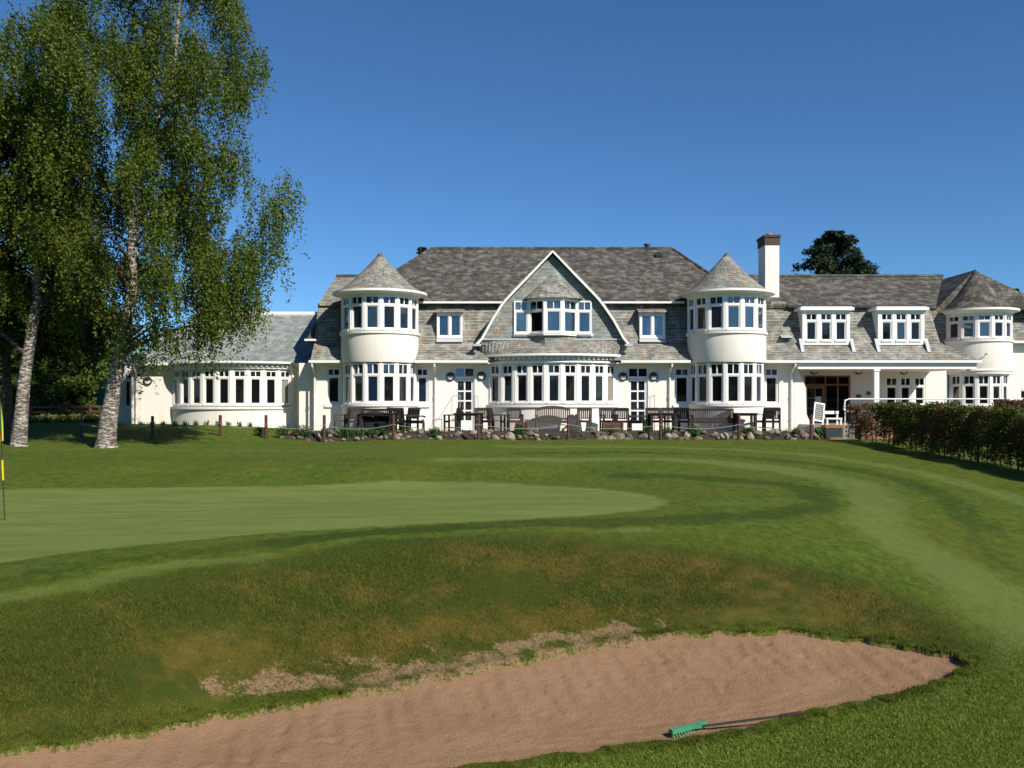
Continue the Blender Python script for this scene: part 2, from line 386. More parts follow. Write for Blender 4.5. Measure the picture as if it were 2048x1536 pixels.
ctrl += [G(px, 882, 32.5) for px in (0, 300)] + [G(300, 856, 36.5), G(100, 850, 38), G(-200, 850, 40), G(420, 852, 37.2), G(520, 862, 35.6), G(100, 846, 44), G(-200, 846, 50)]
ctrl += [(x, y, -.3) for x in (-6, 0, 6, 11) for y in (35.8, 39)] + [(x, 60, .3) for x in (-40, -20, 0, 20, 40)] + [(-40, 36, .1), (-40, 20, -.5), (-30, 8, -.8), (-12, 4, -1.2),
         (16, 33, -.15), (18, 26, -.6), (30, 34, -.1), (30, 20, -.7), (30, 5, -1.2), (14, 3, -1.5), (0, 4, -1.35), (0, 1.5, -.75), (-3, 1, -.6), (3, 1, -.7), (0, -6, -.4), (-20, -10, -.4), (20, -10, -.5), (-5, 5, -1.6), (4, 5.5, -1.75)]
CT = np.array(ctrl, float)
def _U(r2): return np.where(r2 > 1e-9, r2 * np.log(r2 + 1e-12), 0) * .5
def _tps(P):
    n = len(P); K = _U(((P[:, None, :2] - P[None, :, :2]) ** 2).sum(-1)) + np.eye(n) * .15
    A = np.zeros((n + 3, n + 3)); A[:n, :n] = K; A[:n, n] = 1; A[:n, n + 1:] = P[:, :2]; A[n, :n] = 1; A[n + 1:, :n] = P[:, :2].T
    b = np.zeros(n + 3); b[:n] = P[:, 2]; return np.linalg.solve(A, b)
TW = _tps(CT)
def height(x, y):
    x = np.atleast_1d(np.asarray(x, float)); y = np.atleast_1d(np.asarray(y, float))
    xx = np.clip(x, -42, 34); yy = np.clip(y, -12, 62); out = np.empty(x.shape)
    q = np.stack([xx.ravel(), yy.ravel()], 1); o = out.ravel()
    for i in range(0, len(q), 40000):
        s = q[i:i + 40000]; d = _U(((s[:, None, :] - CT[None, :, :2]) ** 2).sum(-1))
        o[i:i + 40000] = d @ TW[:-3] + TW[-3] + s @ TW[-2:]
    far = np.clip((np.hypot(x, y - 20) - 45) / 60, 0, 1).ravel()
    return (o * (1 - far) + .0 * far).reshape(x.shape)
def hz(x, y): return float(height([x], [y])[0])
def ground_at(px, py, d0=5.0, d1=42.0):
    D = np.geomspace(d0, d1, 700); z = height(PX(px, D), D); ray = PZ(py, D)
    k = np.nonzero(ray <= z)[0]; D = D[k[0]] if len(k) else D[-1]
    return PX(px, D), D
def segdist(P, L, closed=False):
    P = np.asarray(P); best = np.full(len(P), 1e9); n = len(L)
    for i in range(n if closed else n - 1):
        a = np.array(L[i][:2]); b = np.array(L[(i + 1) % n][:2]); d = b - a
        t = np.clip(((P - a) @ d) / (d @ d + 1e-12), 0, 1)
        best = np.minimum(best, np.hypot(*(P - a - t[:, None] * d).T))
    return best
def inside(P, L):
    P = np.asarray(P); c = np.zeros(len(P), bool); n = len(L)
    for i in range(n):
        (x0, y0), (x1, y1) = L[i][:2], L[(i + 1) % n][:2]
        k = (y0 > P[:, 1]) != (y1 > P[:, 1])
        c ^= k & (P[:, 0] < (x1 - x0) * (P[:, 1] - y0) / (y1 - y0 + 1e-12) + x0)
    return c
def smooth_poly(L, it=2, closed=True):
    L = [np.array(p[:2]) for p in L]
    for _ in range(it):
        o = []; n = len(L)
        for i in range(n if closed else n - 1):
            a, b = L[i], L[(i + 1) % n]; o += [a * .75 + b * .25, a * .25 + b * .75]
        if not closed: o = [L[0]] + o + [L[-1]]
        L = o
    return L
def ss(x, a, b):
    t = np.clip((x - a) / (b - a), 0, 1); return t * t * (3 - 2 * t)
def rough_line(L, amp, f):
    out = []
    for p, q in zip(L, L[1:] + L[:1]):
        n = max(1, int(np.hypot(*(q - p)) / .06))
        for i in range(n):
            c = p + (q - p) * i / n
            out.append(c + amp * np.array([mnoise.noise(Vector((c[0] * f, c[1] * f, 1))), mnoise.noise(Vector((c[0] * f, c[1] * f, 7)))]))
    return out
BUNK = [p + .035 * np.array([mnoise.noise(Vector((p[0] * 14, p[1] * 14, 1))), mnoise.noise(Vector((p[0] * 14, p[1] * 14, 5)))]) for p in rough_line(smooth_poly(far_lip + near_lip, 2), .10, 4.0)]
GREEN = smooth_poly(green, 2)
BANK = smooth_poly(crest + [G(2010, 1330, 10.0)] + far_lip[::-1], 1)
lip_line = smooth_poly(far_lip, 2, False)

def polar_grid(ang, rad):
    A, Q = np.meshgrid(ang, rad); return Q * np.sin(A), Q * np.cos(A)
dense = np.radians(np.linspace(-38, 38, 800)); left = np.radians(np.linspace(-180, -38, 50)[:-1]); right = np.radians(np.linspace(38, 180, 50)[1:])
ang = np.concatenate([left, dense, right])
rad = np.concatenate([np.geomspace(.4, 5, 40)[:-1], np.geomspace(5, 16, 440)[:-1], np.geomspace(16, 37, 240)[:-1], np.geomspace(37, 90, 40)[:-1], np.geomspace(90, 3000, 14)])
GX, GY = polar_grid(ang, rad); gsh = GX.shape
P2 = np.stack([GX.ravel(), GY.ravel()], 1); zz = height(P2[:, 0], P2[:, 1])
near = (P2[:, 1] > 3) & (P2[:, 1] < 36) & (np.abs(P2[:, 0]) < 26); idx = np.nonzero(near)[0]; Q = P2[idx]
inb = np.zeros(len(P2), bool); db = np.full(len(P2), 9.); kb = idx[(Q[:, 1] < 13) & (Q[:, 1] > 4.5)]
inb[kb] = inside(P2[kb], BUNK); db[kb] = segdist(P2[kb], BUNK[::2], True)
dg = np.full(len(P2), 9.); dg[idx] = np.where(inside(Q, GREEN), -1, 1) * segdist(Q, GREEN, True)
bank = np.zeros(len(P2)); kk = idx[(Q[:, 1] < 16)]
bd = segdist(P2[kk], BANK, True) * np.where(inside(P2[kk], BANK), 1, -1); bank[kk] = ss(bd, -.25, .55)
stripe = np.zeros(len(P2)); dirt = np.zeros(len(P2))
def W2(L): return smooth_poly([ground_at(a, b) for a, b in L], 2, False)
WARP = Q + np.array([[.16 * mnoise.noise(Vector((x * .8, y * .8, 1))) + .05 * mnoise.noise(Vector((x * 4, y * 4, 2))), .16 * mnoise.noise(Vector((x * .8, y * .8, 5))) + .06 * mnoise.noise(Vector((x * 4, y * 4, 6)))] for x, y in Q])
def stroke(px, width, val):
    L = W2(px); k = idx; d = segdist(WARP, L); stripe[k] += val * (1 - ss(d, width * .3, width * 1.15))
stroke([(900, 921), (1300, 916), (1500, 931), (1680, 955), (1755, 995), (1745, 1045), (1850, 1110), (1960, 1180), (2080, 1280)], .85, .8)
stroke([(600, 1092), (800, 1068), (1000, 1052), (1300, 1043), (1500, 1033), (1630, 1014), (1650, 990), (1570, 968), (1400, 955), (1250, 950)], .62, -.75)
stroke([(1420, 1010), (1520, 1004), (1600, 1003)], .5, .4)
stroke([(1050, 907), (1300, 904), (1600, 922), (1800, 955), (1900, 1000), (1960, 1060), (2060, 1140)], .55, -.65)
stroke([(1000, 893), (1300, 893), (1600, 905), (1850, 945), (1980, 985), (2100, 1020)], .5, .7)
stroke([(300, 886), (900, 885), (1300, 884), (1600, 893), (1700, 905)], .5, -.4)
stroke([(2000, 1075), (2040, 1110), (2100, 1150)], .5, .6)
stroke([(-60, 1210), (100, 1180), (300, 1143), (500, 1112), (700, 1082), (800, 1072), (1000, 1060), (1300, 1058)], .17, .9)
stroke([(-60, 1232), (100, 1203), (300, 1165), (500, 1132), (700, 1102), (850, 1082)], .16, -.7)
stroke([(-60, 1185), (100, 1150), (300, 1112), (600, 1075), (900, 1054)], .3, -.5)
stroke([(0, 915), (300, 917), (600, 920), (900, 928)], .8, -.3)
stroke([(0, 900), (300, 898), (700, 902)], .7, .35)
stroke([(1850, 1400), (1950, 1345), (2080, 1260)], .25, .4)
stroke([(1300, 1500), (1600, 1452), (1850, 1390), (1960, 1330)], .15, -.4)
rear = ss(-segdist(P2[idx], W2([(-100, 957), (300, 951), (700, 944), (1000, 940), (1250, 942)])), -.9, -.3); stripe[idx] -= .0 * rear
def spot(px, width, val):
    L = W2(px); d = segdist(P2[kk], L); dirt[kk] = np.maximum(dirt[kk], val * (1 - ss(d, width * .2, width)))
dry = np.zeros(len(P2)); DRY = []
def dryspot(px, width, val): DRY.append((W2(px), width, val))
def dry_at(p): return np.max([v_ * (1 - ss(segdist(p, L), w_ * .0, w_ * 1.25)) for L, w_, v_ in DRY], axis=0)
dryspot([(950, 1110), (1100, 1130), (1300, 1130), (1450, 1140), (1600, 1190), (1750, 1230)], .9, .85)
dryspot([(500, 1170), (700, 1180), (900, 1190)], .6, .5)
dryspot([(250, 1240), (330, 1300), (400, 1400)], .5, .7)
dryspot([(0, 1440), (150, 1440), (350, 1420)], .45, .6)
dryspot([(1250, 1220), (1400, 1230), (1600, 1245), (1800, 1255)], .35, .9)
dryspot([(420, 1330), (600, 1285), (900, 1265), (1150, 1240)], .7, 1.0)
# patches of bare sandy earth: broken by noise, kept to the foot of the bank
def earth_field(p):
    d = segdist(p, lip_line); px = p[:, 0] / np.maximum(p[:, 1], .1) * FPX + 1024
    reach = np.interp(px, [330, 420, 560, 700, 900, 1100, 1250, 1340, 1420], [.0, .75, .95, .75, .55, .6, .55, .35, 0])
    lo = np.interp(px, [330, 420, 640, 720, 1400], [.3, .25, .2, -.1, -.2])
    m_ = (1 - ss(d, reach * .3, reach + .2)) * ss(d, lo - .12, lo + .1) * ss(px, 370, 430) * (1 - ss(px, 1330, 1400))
    nz_ = np.array([mnoise.fractal(Vector((x * 2.6, y * 3.4, 5)), .9, 2.1, 6) if k > .01 else -1 for (x, y), k in zip(p, m_)])
    return ss(nz_ * .95 + 1.05 * m_, .28, 1.15) * (m_ > .01)
eb = kk[(bank[kk] > .02)]; dirt[eb] = earth_field(P2[eb]); dirt[inb] = 1
dry[kk] = dry_at(P2[kk])
zg = zz - np.where(inb, .22 * ss(db, 0, .08) + .03, 0)
lip = np.zeros(len(P2)); lk = idx[Q[:, 1] < 13]
lip[lk] = np.where(inb[lk], 0, 1 - ss(db[lk], 0, .22)); zg += .035 * lip
px_, py_ = P2[:, 0], P2[:, 1]
zg += np.where(near, .03 * np.sin(px_ * 1.7 + 1.3 * np.sin(py_ * .9)) * np.sin(py_ * 1.3 + 2) * bank, 0)
lawn_n = np.zeros(len(P2)); lawn_n[idx] = [mnoise.fractal(Vector((x * .9, y * .9, 8)), 1, 2, 5) for x, y in Q]; zg += .022 * lawn_n * ss(dg, 0, .8) * near * np.clip(py_ / 14, 0, 1.5) * (~inb)
zg[P2[:, 1] > 34.7] -= np.where((P2[P2[:, 1] > 34.7][:, 0] > -8.9) & (P2[P2[:, 1] > 34.7][:, 0] < 24), .35, 0)
nr, na = gsh; i0 = (np.arange(nr - 1)[:, None] * na + np.arange(na - 1)[None, :]).ravel()
F = np.stack([i0, i0 + 1, i0 + na + 1, i0 + na], 1)[:, ::-1]
ground = None
def grassmat():
    m, t, b = mk('mown_grass'); at = N(t, 'ShaderNodeAttribute'); at.attribute_name = 'zones'
    sp = N(t, 'ShaderNodeSeparateColor'); t.links.new(at.outputs['Color'], sp.inputs[0]); gr, stv, bk = sp.outputs; di = at.outputs['Alpha']
    at2 = N(t, 'ShaderNodeAttribute'); at2.attribute_name = 'dry'
    v = coord(t)
    fine = noise(t, v, 38, 5, .65); mid = noise(t, v, 5, 5, .65); bigs = noise(t, v, .55, 4, .55)
    far = noise(t, coord(t, 'Object', (1.0, .5, 1)), 7, 8, .82)
    c = mixc(t, mth(t, 'ADD', mth(t, 'MULTIPLY', rampf(t, far, .40, .60), .62), mth(t, 'MULTIPLY', rampf(t, fine, .35, .65), .38)), (.035, .064, .005), (.114, .162, .018))
    c = mixc(t, rampf(t, bigs, .35, .7, 0, .5), c, (.100, .110, .014))
    c = mixc(t, rampf(t, mid, .4, .75, 0, .45), c, (.036, .067, .005))
    s1 = mth(t, 'SUBTRACT', stv, .5)
    sm = mth(t, 'ADD', s1, mth(t, 'ADD', mth(t, 'MULTIPLY', mth(t, 'SUBTRACT', mid, .5), .55), mth(t, 'MULTIPLY', mth(t, 'SUBTRACT', far, .5), .5)))
    c = mixc(t, rampf(t, sm, .02, .5, 0, .7), c, (.138, .182, .045))
    c = mixc(t, rampf(t, sm, -.02, -.5, 0, .72), c, (.020, .046, .004))
    # putting green, closely cut
    gv = rampf(t, noise(t, coord(t, 'Object', (.35, 1.6, 1)), 1.6, 8, .75), .36, .64)
    gc = mixc(t, gv, (.098, .134, .031), (.146, .180, .047)); gc = mixc(t, mth(t, 'MULTIPLY', fine, .35), gc, (.075, .11, .022))
    c = mixc(t, gr, c, gc)
    # rough bank
    bn = noise(t, v, 2.4, 6, .7); fb = noise(t, v, 60, 4, .7)
    bc = mixc(t, fb, (.020, .036, .003), (.058, .078, .010))
    straw = mixc(t, fb, (.086, .063, .008), (.195, .145, .033))
    dr = mth(t, 'ADD', mth(t, 'MULTIPLY', at2.outputs['Fac'], .62), mth(t, 'MULTIPLY', mth(t, 'SUBTRACT', bn, .5), 2.5))
    bc = mixc(t, rampf(t, dr, .1, .95, .05, .8), bc, straw)
    c = mixc(t, bk, c, bc)
    nd = noise(t, v, 22, 6, .85)
    soil = mixc(t, fine, (.18, .112, .060), (.33, .222, .128))
    df = rampf(t, mth(t, 'ADD', mth(t, 'MULTIPLY', di, .64), mth(t, 'MULTIPLY', mth(t, 'SUBTRACT', nd, .5), 3.4)), .38, .62)
    c = mixc(t, df, c, soil)
    t.links.new(c, b.inputs['Base Color']); b.inputs['Roughness'].default_value = .9; b.inputs['Specular IOR Level'].default_value = .12
    hb = mth(t, 'MULTIPLY', fb, mth(t, 'SUBTRACT', 1.0, gr)); bump(t, b, hb, .8, .035)
    return m
M['grass'] = grassmat()
ground = qmesh('ground', np.stack([px_, py_, zg], 1), F, M['grass'], smooth=True); tag(ground, kind='structure')
ca = ground.data.color_attributes.new('zones', 'FLOAT_COLOR', 'POINT')
ca.data.foreach_set('color', np.stack([1 - ss(dg + .05 * np.sin(px_ * 9) * np.sin(py_ * 7), -.18, .14), np.clip(.5 + .5 * stripe, 0, 1) * np.where(near, 1, 1), bank, dirt], 1).astype(np.float32).ravel())
fa = ground.data.attributes.new('dry', 'FLOAT', 'POINT'); fa.data.foreach_set('value', dry.astype(np.float32))

# sand
def sandmat():
    m, t, b = mk('bunker_sand'); v = coord(t)
    g = noise(t, v, 55, 5, .7); l = noise(t, v, 1.3, 4); d = noise(t, v, 24, 3, .6)
    c = mixc(t, g, (.175, .103, .055), (.325, .205, .125)); c = mixc(t, rampf(t, l, .4, .7, 0, .35), c, (.19, .112, .06))
    c = mixc(t, rampf(t, d, .62, .72, 0, .6), c, (.13, .075, .045))
    t.links.new(c, b.inputs['Base Color']); b.inputs['Roughness'].default_value = .95; b.inputs['Specular IOR Level'].default_value = .1
    bump(t, b, mth(t, 'ADD', g, mth(t, 'MULTIPLY', d, 1.2)), .7, .02)
    return m
M['sand'] = sandmat()
sx = np.arange(-5.2, 5.6, .03); sy = np.arange(5.2, 11.8, .03); SX, SY = np.meshgrid(sx, sy); SP = np.stack([SX.ravel(), SY.ravel()], 1)
ins = inside(SP, BUNK); dsn = segdist(SP, BUNK[::2], True); sdist = np.where(ins, dsn, -dsn)
sz = height(SP[:, 0], SP[:, 1]) - .045
fl = segdist(SP, lip_line)
rip = np.array([mnoise.fractal(Vector((x * 1.6, y * 1.6, 3)), 1, 2, 4) for x, y in SP]) ; rip2 = np.array([mnoise.noise(Vector((x * 7, y * 5, 9))) for x, y in SP])
foot = np.clip(rip2 - .25, 0, 1) * (1 - ss(fl, .9, 1.9))
furr = np.sin(SP[:, 0] * 24 + SP[:, 1] * 6 + 3 * rip) * (1 - ss(fl, .7, 1.6)) + .6 * np.sin(SP[:, 1] * 40 - SP[:, 0] * 11 + 4 * rip) * ss(fl, 1.2, 2.0)
sz += .0055 * furr * ss(sdist, 0, .2)
sz += .020 * rip * ss(sdist, 0, .3) - .05 * foot + .008 * rip2
sz += .02 * np.sin(np.arctan2(SP[:, 0] - 2, SP[:, 1] - 6) * 60) * 0
keep = sdist > -.05
n1 = len(sx); ii = (np.arange(len(sy) - 1)[:, None] * n1 + np.arange(n1 - 1)[None, :]).ravel(); SF = np.stack([ii, ii + 1, ii + n1 + 1, ii + n1], 1)
SF = SF[keep[SF].all(1)]; used, inv = np.unique(SF.ravel(), return_inverse=True)
sand = qmesh('bunker_sand', np.stack([SP[used, 0], SP[used, 1], sz[used]], 1), inv.reshape(-1, 4), M['sand'], smooth=True); tag(sand, kind='structure')
def sand_z(x, y): return hz(x, y) - .045

# rough grass blades on the bunker face and along its edges
def grass_blades():
    out = []
    def scatter(n, x0, x1, y0, y1, keepf):
        p = np.stack([rng.uniform(x0, x1, n), rng.uniform(y0, y1, n)], 1); return p[keepf(p)]
    def kb1(p):
        d = segdist(p, BANK, True); i_ = inside(p, BANK); ib = inside(p, BUNK)
        return (i_ | (d < .9)) & ~ib & (rng.random(len(p)) < np.exp(-(p[:, 1] - 7) / 6) * (.12 + .88 * ss(d * np.where(i_, 1, -1), -.7, .8)))
    A = scatter(900000, -7.5, 6.2, 6.4, 14.5, kb1)
    # thin the blades out where bare earth shows
    cl_ = np.array([mnoise.noise(Vector((x * 11, y * 11, 4))) for x, y in A]); A = A[rng.random(len(A)) > 1.15 * earth_field(A) * (cl_ < -.02)]
    bk_ = np.array([np.asarray(q) for q in BUNK]); e_ = np.roll(bk_, -1, 0) - bk_; q_ = rng.integers(0, len(bk_), 90000); nm_ = np.stack([e_[q_, 1], -e_[q_, 0]], 1) / (np.hypot(*e_[q_].T)[:, None] + 1e-9)
    B = bk_[q_] + e_[q_] * rng.random((len(q_), 1)) + nm_ * rng.normal(0, .09, (len(q_), 1)); B = B[~inside(B, BUNK)]; fe_ = earth_field(B); B = B[rng.random(len(B)) > .8 * fe_]
    def kb3(p): return ~inside(p, BUNK) & ~inside(p, BANK) & (rng.random(len(p)) < 1 - ss(p[:, 1] + .15 * np.sin(p[:, 0] * 5), 8.6, 11))
    Cc = scatter(330000, -.5, 7.0, 7.0, 11.0, lambda p: kb3(p) & (p[:, 1] < 11.0))
    return A, B, Cc
gA, gB, gC = grass_blades()
def blade_mesh(P, h0, h1, wd, lean, sc=1.):
    n = len(P); z = height(P[:, 0], P[:, 1]) + .005; h = rng.uniform(h0, h1, n) * sc; a = rng.uniform(0, 2 * np.pi, n)
    l = rng.normal(0, lean, (n, 2)); l[:, 1] -= lean * .5
    base = np.stack([P[:, 0], P[:, 1], z], 1); u = np.stack([np.cos(a), np.sin(a), 0 * a], 1) * wd
    tip = base + np.stack([l[:, 0] * h, l[:, 1] * h, h], 1)
    return np.stack([base - u, base + u, tip], 1).reshape(-1, 3)
def bladem(name, green_, straw_):
    m, t, b = mk(name); g = N(t, 'ShaderNodeNewGeometry'); v = coord(t)
    bn = noise(t, v, 2.4, 6, .7); at = N(t, 'ShaderNodeAttribute'); at.attribute_name = 'dry'
    c = mixc(t, g.outputs['Random Per Island'], *green_); s = mixc(t, g.outputs['Random Per Island'], *straw_)
    k = mth(t, 'ADD', mth(t, 'ADD', mth(t, 'MULTIPLY', at.outputs['Fac'], .62), mth(t, 'MULTIPLY', mth(t, 'SUBTRACT', bn, .5), 2.5)), mth(t, 'MULTIPLY', mth(t, 'SUBTRACT', g.outputs['Random Per Island'], .5), 1.0))
    c = mixc(t, rampf(t, k, .1, .95, .05, .85), c, s)
    t.links.new(c, b.inputs['Base Color']); b.inputs['Roughness'].default_value = .8; b.inputs['Specular IOR Level'].default_value = .15
    return m
M['blade'] = bladem('rough_grass_blades', ((.032, .055, .004), (.095, .118, .013)), ((.088, .066, .010), (.215, .16, .038)))
M['blade_lawn'] = bladem('lawn_grass_blades', ((.075, .130, .012), (.21, .285, .045)), ((.11, .155, .018), (.24, .27, .06)))
gv1 = np.concatenate([blade_mesh(gA, .02, .06, .0026, .6, .3 + .7 * ss(segdist(gA, BANK, True) * np.where(inside(gA, BANK), 1, -1), -.2, .9)), blade_mesh(gB, .02, .07, .0028, .7)])
rg_ = qmesh('rough_grass', gv1, np.arange(len(gv1)).reshape(-1, 3), M['blade']); fa = rg_.data.attributes.new('dry', 'FLOAT', 'POINT'); fa.data.foreach_set('value', np.repeat(dry_at(np.concatenate([gA, gB])), 3).astype(np.float32))
tag(rg_, 'long rough grass on the bank above the bunker', 'grass', kind='stuff')
gv2 = blade_mesh(gC, .010, .028, .0026, .7)
tag(qmesh('lawn_grass', gv2, np.arange(len(gv2)).reshape(-1, 3), M['blade_lawn']), 'short mown grass beside the near edge of the bunker', 'grass', kind='stuff')

# ------------------------------------------------------------------ clubhouse
house = empty('clubhouse', (1.69, 37.5, 0), 'long white roughcast clubhouse with grey slate roofs and round turrets behind the terrace', 'building')
YW = 37.5
def wx(px, D=YW): return PX(px, D)

def window(cx, cy, phi, wd, z0, z1, zt=None, fr=.06, glass='glass', two=1, cas=1, dep=.09, rails=0, wood='paint', up='glass', sash=.035, mid=.045):
    """one light: a frame (part) with its glass (sub-part). phi: 0 faces the viewer, positive turns to +X"""
    c, s = math.cos(R(phi)), math.sin(R(phi))
    X = Matrix(((c, -s, 0, cx), (s, c, 0, cy), (0, 0, 1, 0), (0, 0, 0, 1)))   # local x=along, y=inwards
    f = MB(); f.x = X; h = wd / 2; y0, y1 = -dep * .5, dep * .5
    f.box(-h, -h + fr, y0, y1, z0, z1); f.box(h - fr, h, y0, y1, z0, z1)
    f.box(-h + fr, h - fr, y0, y1, z0, z0 + fr * 1.1); f.box(-h + fr, h - fr, y0, y1, z1 - fr, z1)
    f.box(-h - .0, h + .0, y0 - .05, y0 - .002, z0 - .03, z0 + .03)
    P = []
    lo, hi = z0 + fr * 1.1, z1 - fr
    if zt:
        f.box(-h + fr, h - fr, y0, y1, zt - .045, zt + .045)
        k = two + 1
        for i in range(1, k):
            x = -h + fr + (wd - 2 * fr) * i / k; f.box(x - .018, x + .018, y0 + .01, y1 - .01, zt + .045, z1 - fr)
        for i in range(k):
            xa = -h + fr + (wd - 2 * fr) * i / k; xb = -h + fr + (wd - 2 * fr) * (i + 1) / k; P.append((xa, xb, zt + .045, hi, 1))
        hi = zt - .045
    for i in range(1, cas):
        x = -h + fr + (wd - 2 * fr) * i / cas; f.box(x - mid, x + mid, y0 - .012, y1, lo, hi)
    for i in range(cas):
        xa = -h + fr + (wd - 2 * fr) * i / cas; xb = -h + fr + (wd - 2 * fr) * (i + 1) / cas
        # inner sash
        sf = sash
        xa2, xb2 = xa + (mid if i else 0), xb - (mid if i < cas - 1 else 0)
        f.box(xa2, xa2 + sf, y0 + .02, y1 - .01, lo, hi); f.box(xb2 - sf, xb2, y0 + .02, y1 - .01, lo, hi)
        f.box(xa2 + sf, xb2 - sf, y0 + .02, y1 - .01, lo, lo + sf); f.box(xa2 + sf, xb2 - sf, y0 + .02, y1 - .01, hi - sf, hi)
        for j in range(1, rails + 1):
            zr = lo + (hi - lo) * j / (rails + 1); f.box(xa2 + sf, xb2 - sf, y0 + .012, y1 - .012, zr - .03, zr + .03)
        P.append((xa2 + sf, xb2 - sf, lo + sf, hi - sf, 0))
    o = f.build('window', M[wood], house)
    g = MB(); g.x = X; mats = [M[glass], M[up]]
    for xa, xb, za, zb, k in P:
        t1 = random.uniform(-.012, .012); t2 = random.uniform(-.008, .008); y = .012
        g.add([(xa, y + t1 + t2, za), (xb, y - t1 + t2, za), (xb, y - t1 - t2, zb), (xa, y + t1 - t2, zb)], [(0, 1, 2, 3)], k)
        g.add([(xa, y1 - .004, za), (xb, y1 - .004, za), (xb, y1 - .004, zb), (xa, y1 - .004, zb)], [(3, 2, 1, 0)], k)
    g.build('pane', mats, o)
    return o

def wall_holes(mb, x0, x1, z0, z1, y, th, holes, mi=0):
    """a wall facing -Y at plane y with rectangular openings and their reveals"""
    xs = sorted({x0, x1, *[h[0] for h in holes], *[h[1] for h in holes]}); zs = sorted({z0, z1, *[h[2] for h in holes], *[h[3] for h in holes]})
    for a, b in zip(xs, xs[1:]):
        for c, d in zip(zs, zs[1:]):
            if any(h[0] - 1e-6 <= a and b <= h[1] + 1e-6 and h[2] - 1e-6 <= c and d <= h[3] + 1e-6 for h in holes): continue
            mb.add([(a, y, c), (b, y, c), (b, y, d), (a, y, d)], [(0, 1, 2, 3)], mi)
            mb.add([(a, y + th, c), (b, y + th, c), (b, y + th, d), (a, y + th, d)], [(3, 2, 1, 0)], mi)
    for h in [*holes, (x0, x1, z0, z1)]:
        a, b, c, d = h; out = h == (x0, x1, z0, z1)
        q = [((a, y, c), (a, y + th, c), (a, y + th, d), (a, y, d)), ((b, y, d), (b, y + th, d), (b, y + th, c), (b, y, c)), ((a, y, d), (a, y + th, d), (b, y + th, d), (b, y, d)), ((a, y, c), (b, y, c), (b, y + th, c), (a, y + th, c))]
        for v in q: mb.add(v, [(3, 2, 1, 0) if out else (0, 1, 2, 3)], mi)

# --- main front wall
def hol(p0, p1, q0, q1, D=YW): return (wx(p0, D), wx(p1, D), PZ(q1, D), PZ(q0, D))
SW = [(653, 681, 735, 810), (832, 857, 735, 810), (1349, 1379, 735, 810), (1529, 1558, 735, 810)]
DR = [(909, 949, 735, 861), (1256, 1296, 735, 861)]
mb = MB()
wall_holes(mb, wx(632), wx(1588.5), -.5, 2.95, YW, .35, [hol(*a) for a in SW + DR])
mb.build('front_wall', M['render'], house)
# added dark backing in place of unlit rooms, so openings never show daylight
MB().box(wx(632) + .36, wx(1588) - .36, YW + .8, YW + 9, -.4, 2.9).build('dark_backing', M['darkmetal'], house)
mb = MB()                                         # plinth band under the windows and left return wall
mb.box(wx(632), wx(632) + .35, YW + .352, YW + 10, -.5, 2.95)
mb.build('side_wall', M['render'], house)
for (a, b, c, d), gl in zip(SW, ['glass_mid', 'glass_blue', 'glass', 'glass']):
    window((wx(a) + wx(b)) / 2, YW + .09, 0, wx(b) - wx(a) - .01, PZ(d, YW) + .03, PZ(c, YW) - .01, PZ(752, YW), .07, gl)
    x0, x1 = wx(a), wx(b)
for a, b, c, d in SW: MB().box(wx(a) - .06, wx(b) + .06, YW - .07, YW + .03, PZ(d, YW) - .09, PZ(d, YW) + .03).build('window_sill', M['render'], house)
for a, b, c, d in DR:                             # white french doors under two-pane fanlights
    x0, x1 = wx(a), wx(b); xc = (x0 + x1) / 2; zt = PZ(755, YW)
    window(xc, YW + .06, 0, x1 - x0 - .01, zt, PZ(c, YW) - .005, None, .03, 'glass_blue' if a < 1000 else 'glass_mid', cas=2, sash=.012, mid=.018)
    dm = MB(); y = YW + .08; q0, q1 = x0 + .06, x1 - .06; zb, zh = PZ(861, YW) + .02, zt - .02
    dm.box(x0 + .005, q0, y - .03, y + .1, zb, zh); dm.box(q1, x1 - .005, y - .03, y + .1, zb, zh); dm.box(q0, q1, y - .03, y + .1, zh - .07, zh)
    dm.build('door_frame', M['paint'], house)
    dm = MB(); st = .06; z_lo = zb + .40
    dm.box(q0 + .01, q0 + .01 + st, y, y + .05, zb, zh - .08); dm.box(q1 - .01 - st, q1 - .01, y, y + .05, zb, zh - .08)
    dm.box(q0 + .01 + st, q1 - .01 - st, y, y + .05, zb, z_lo); dm.box(q0 + .01 + st, q1 - .01 - st, y, y + .05, zh - .14, zh - .08)
    dm.box(xc - .03, xc + .03, y, y + .05, z_lo, zh - .14)
    rows = 4; gp = []
    for i in range(rows):
        za = z_lo + (zh - .14 - z_lo) * i / rows; zc = z_lo + (zh - .14 - z_lo) * (i + 1) / rows
        for xa, xb in ((q0 + .01 + st, xc - .03), (xc + .03, q1 - .01 - st)):
            if i: dm.box(xa, xb, y + .004, y + .046, za - .03, za + .03)
            gp.append((xa, xb, za + (.03 if i else 0), zc - (.03 if i < rows - 1 else 0)))
    d_ = dm.build('door', M['paint'], house)
    g = MB()
    for xa, xb, za, zc in gp:
        t1 = random.uniform(-.006, .006)
        g.add([(xa, y + .025 + t1, za), (xb, y + .025, za), (xb, y + .025 - t1, zc), (xa, y + .025, zc)], [(0, 1, 2, 3)])
    g.build('pane', M['glass_mid'], d_)
    MB().tube([(q1 - .06, y - .02, zb + 1.0), (q1 - .06, y - .05, zb + 1.0), (q1 - .16, y - .05, zb + 1.0)], .012, 6).build('handle', M['darkmetal'], d_)

# buttress at the right end of the front wall
pts = [(1588.7, 722), (1588.7, 880), (1622, 880), (1622, 850), (1613, 828), (1612, 776)]
MB().prism_y([(wx(a), PZ(b, YW)) for a, b in pts], YW - .01, YW + .3).build('buttress', M['render'], house)

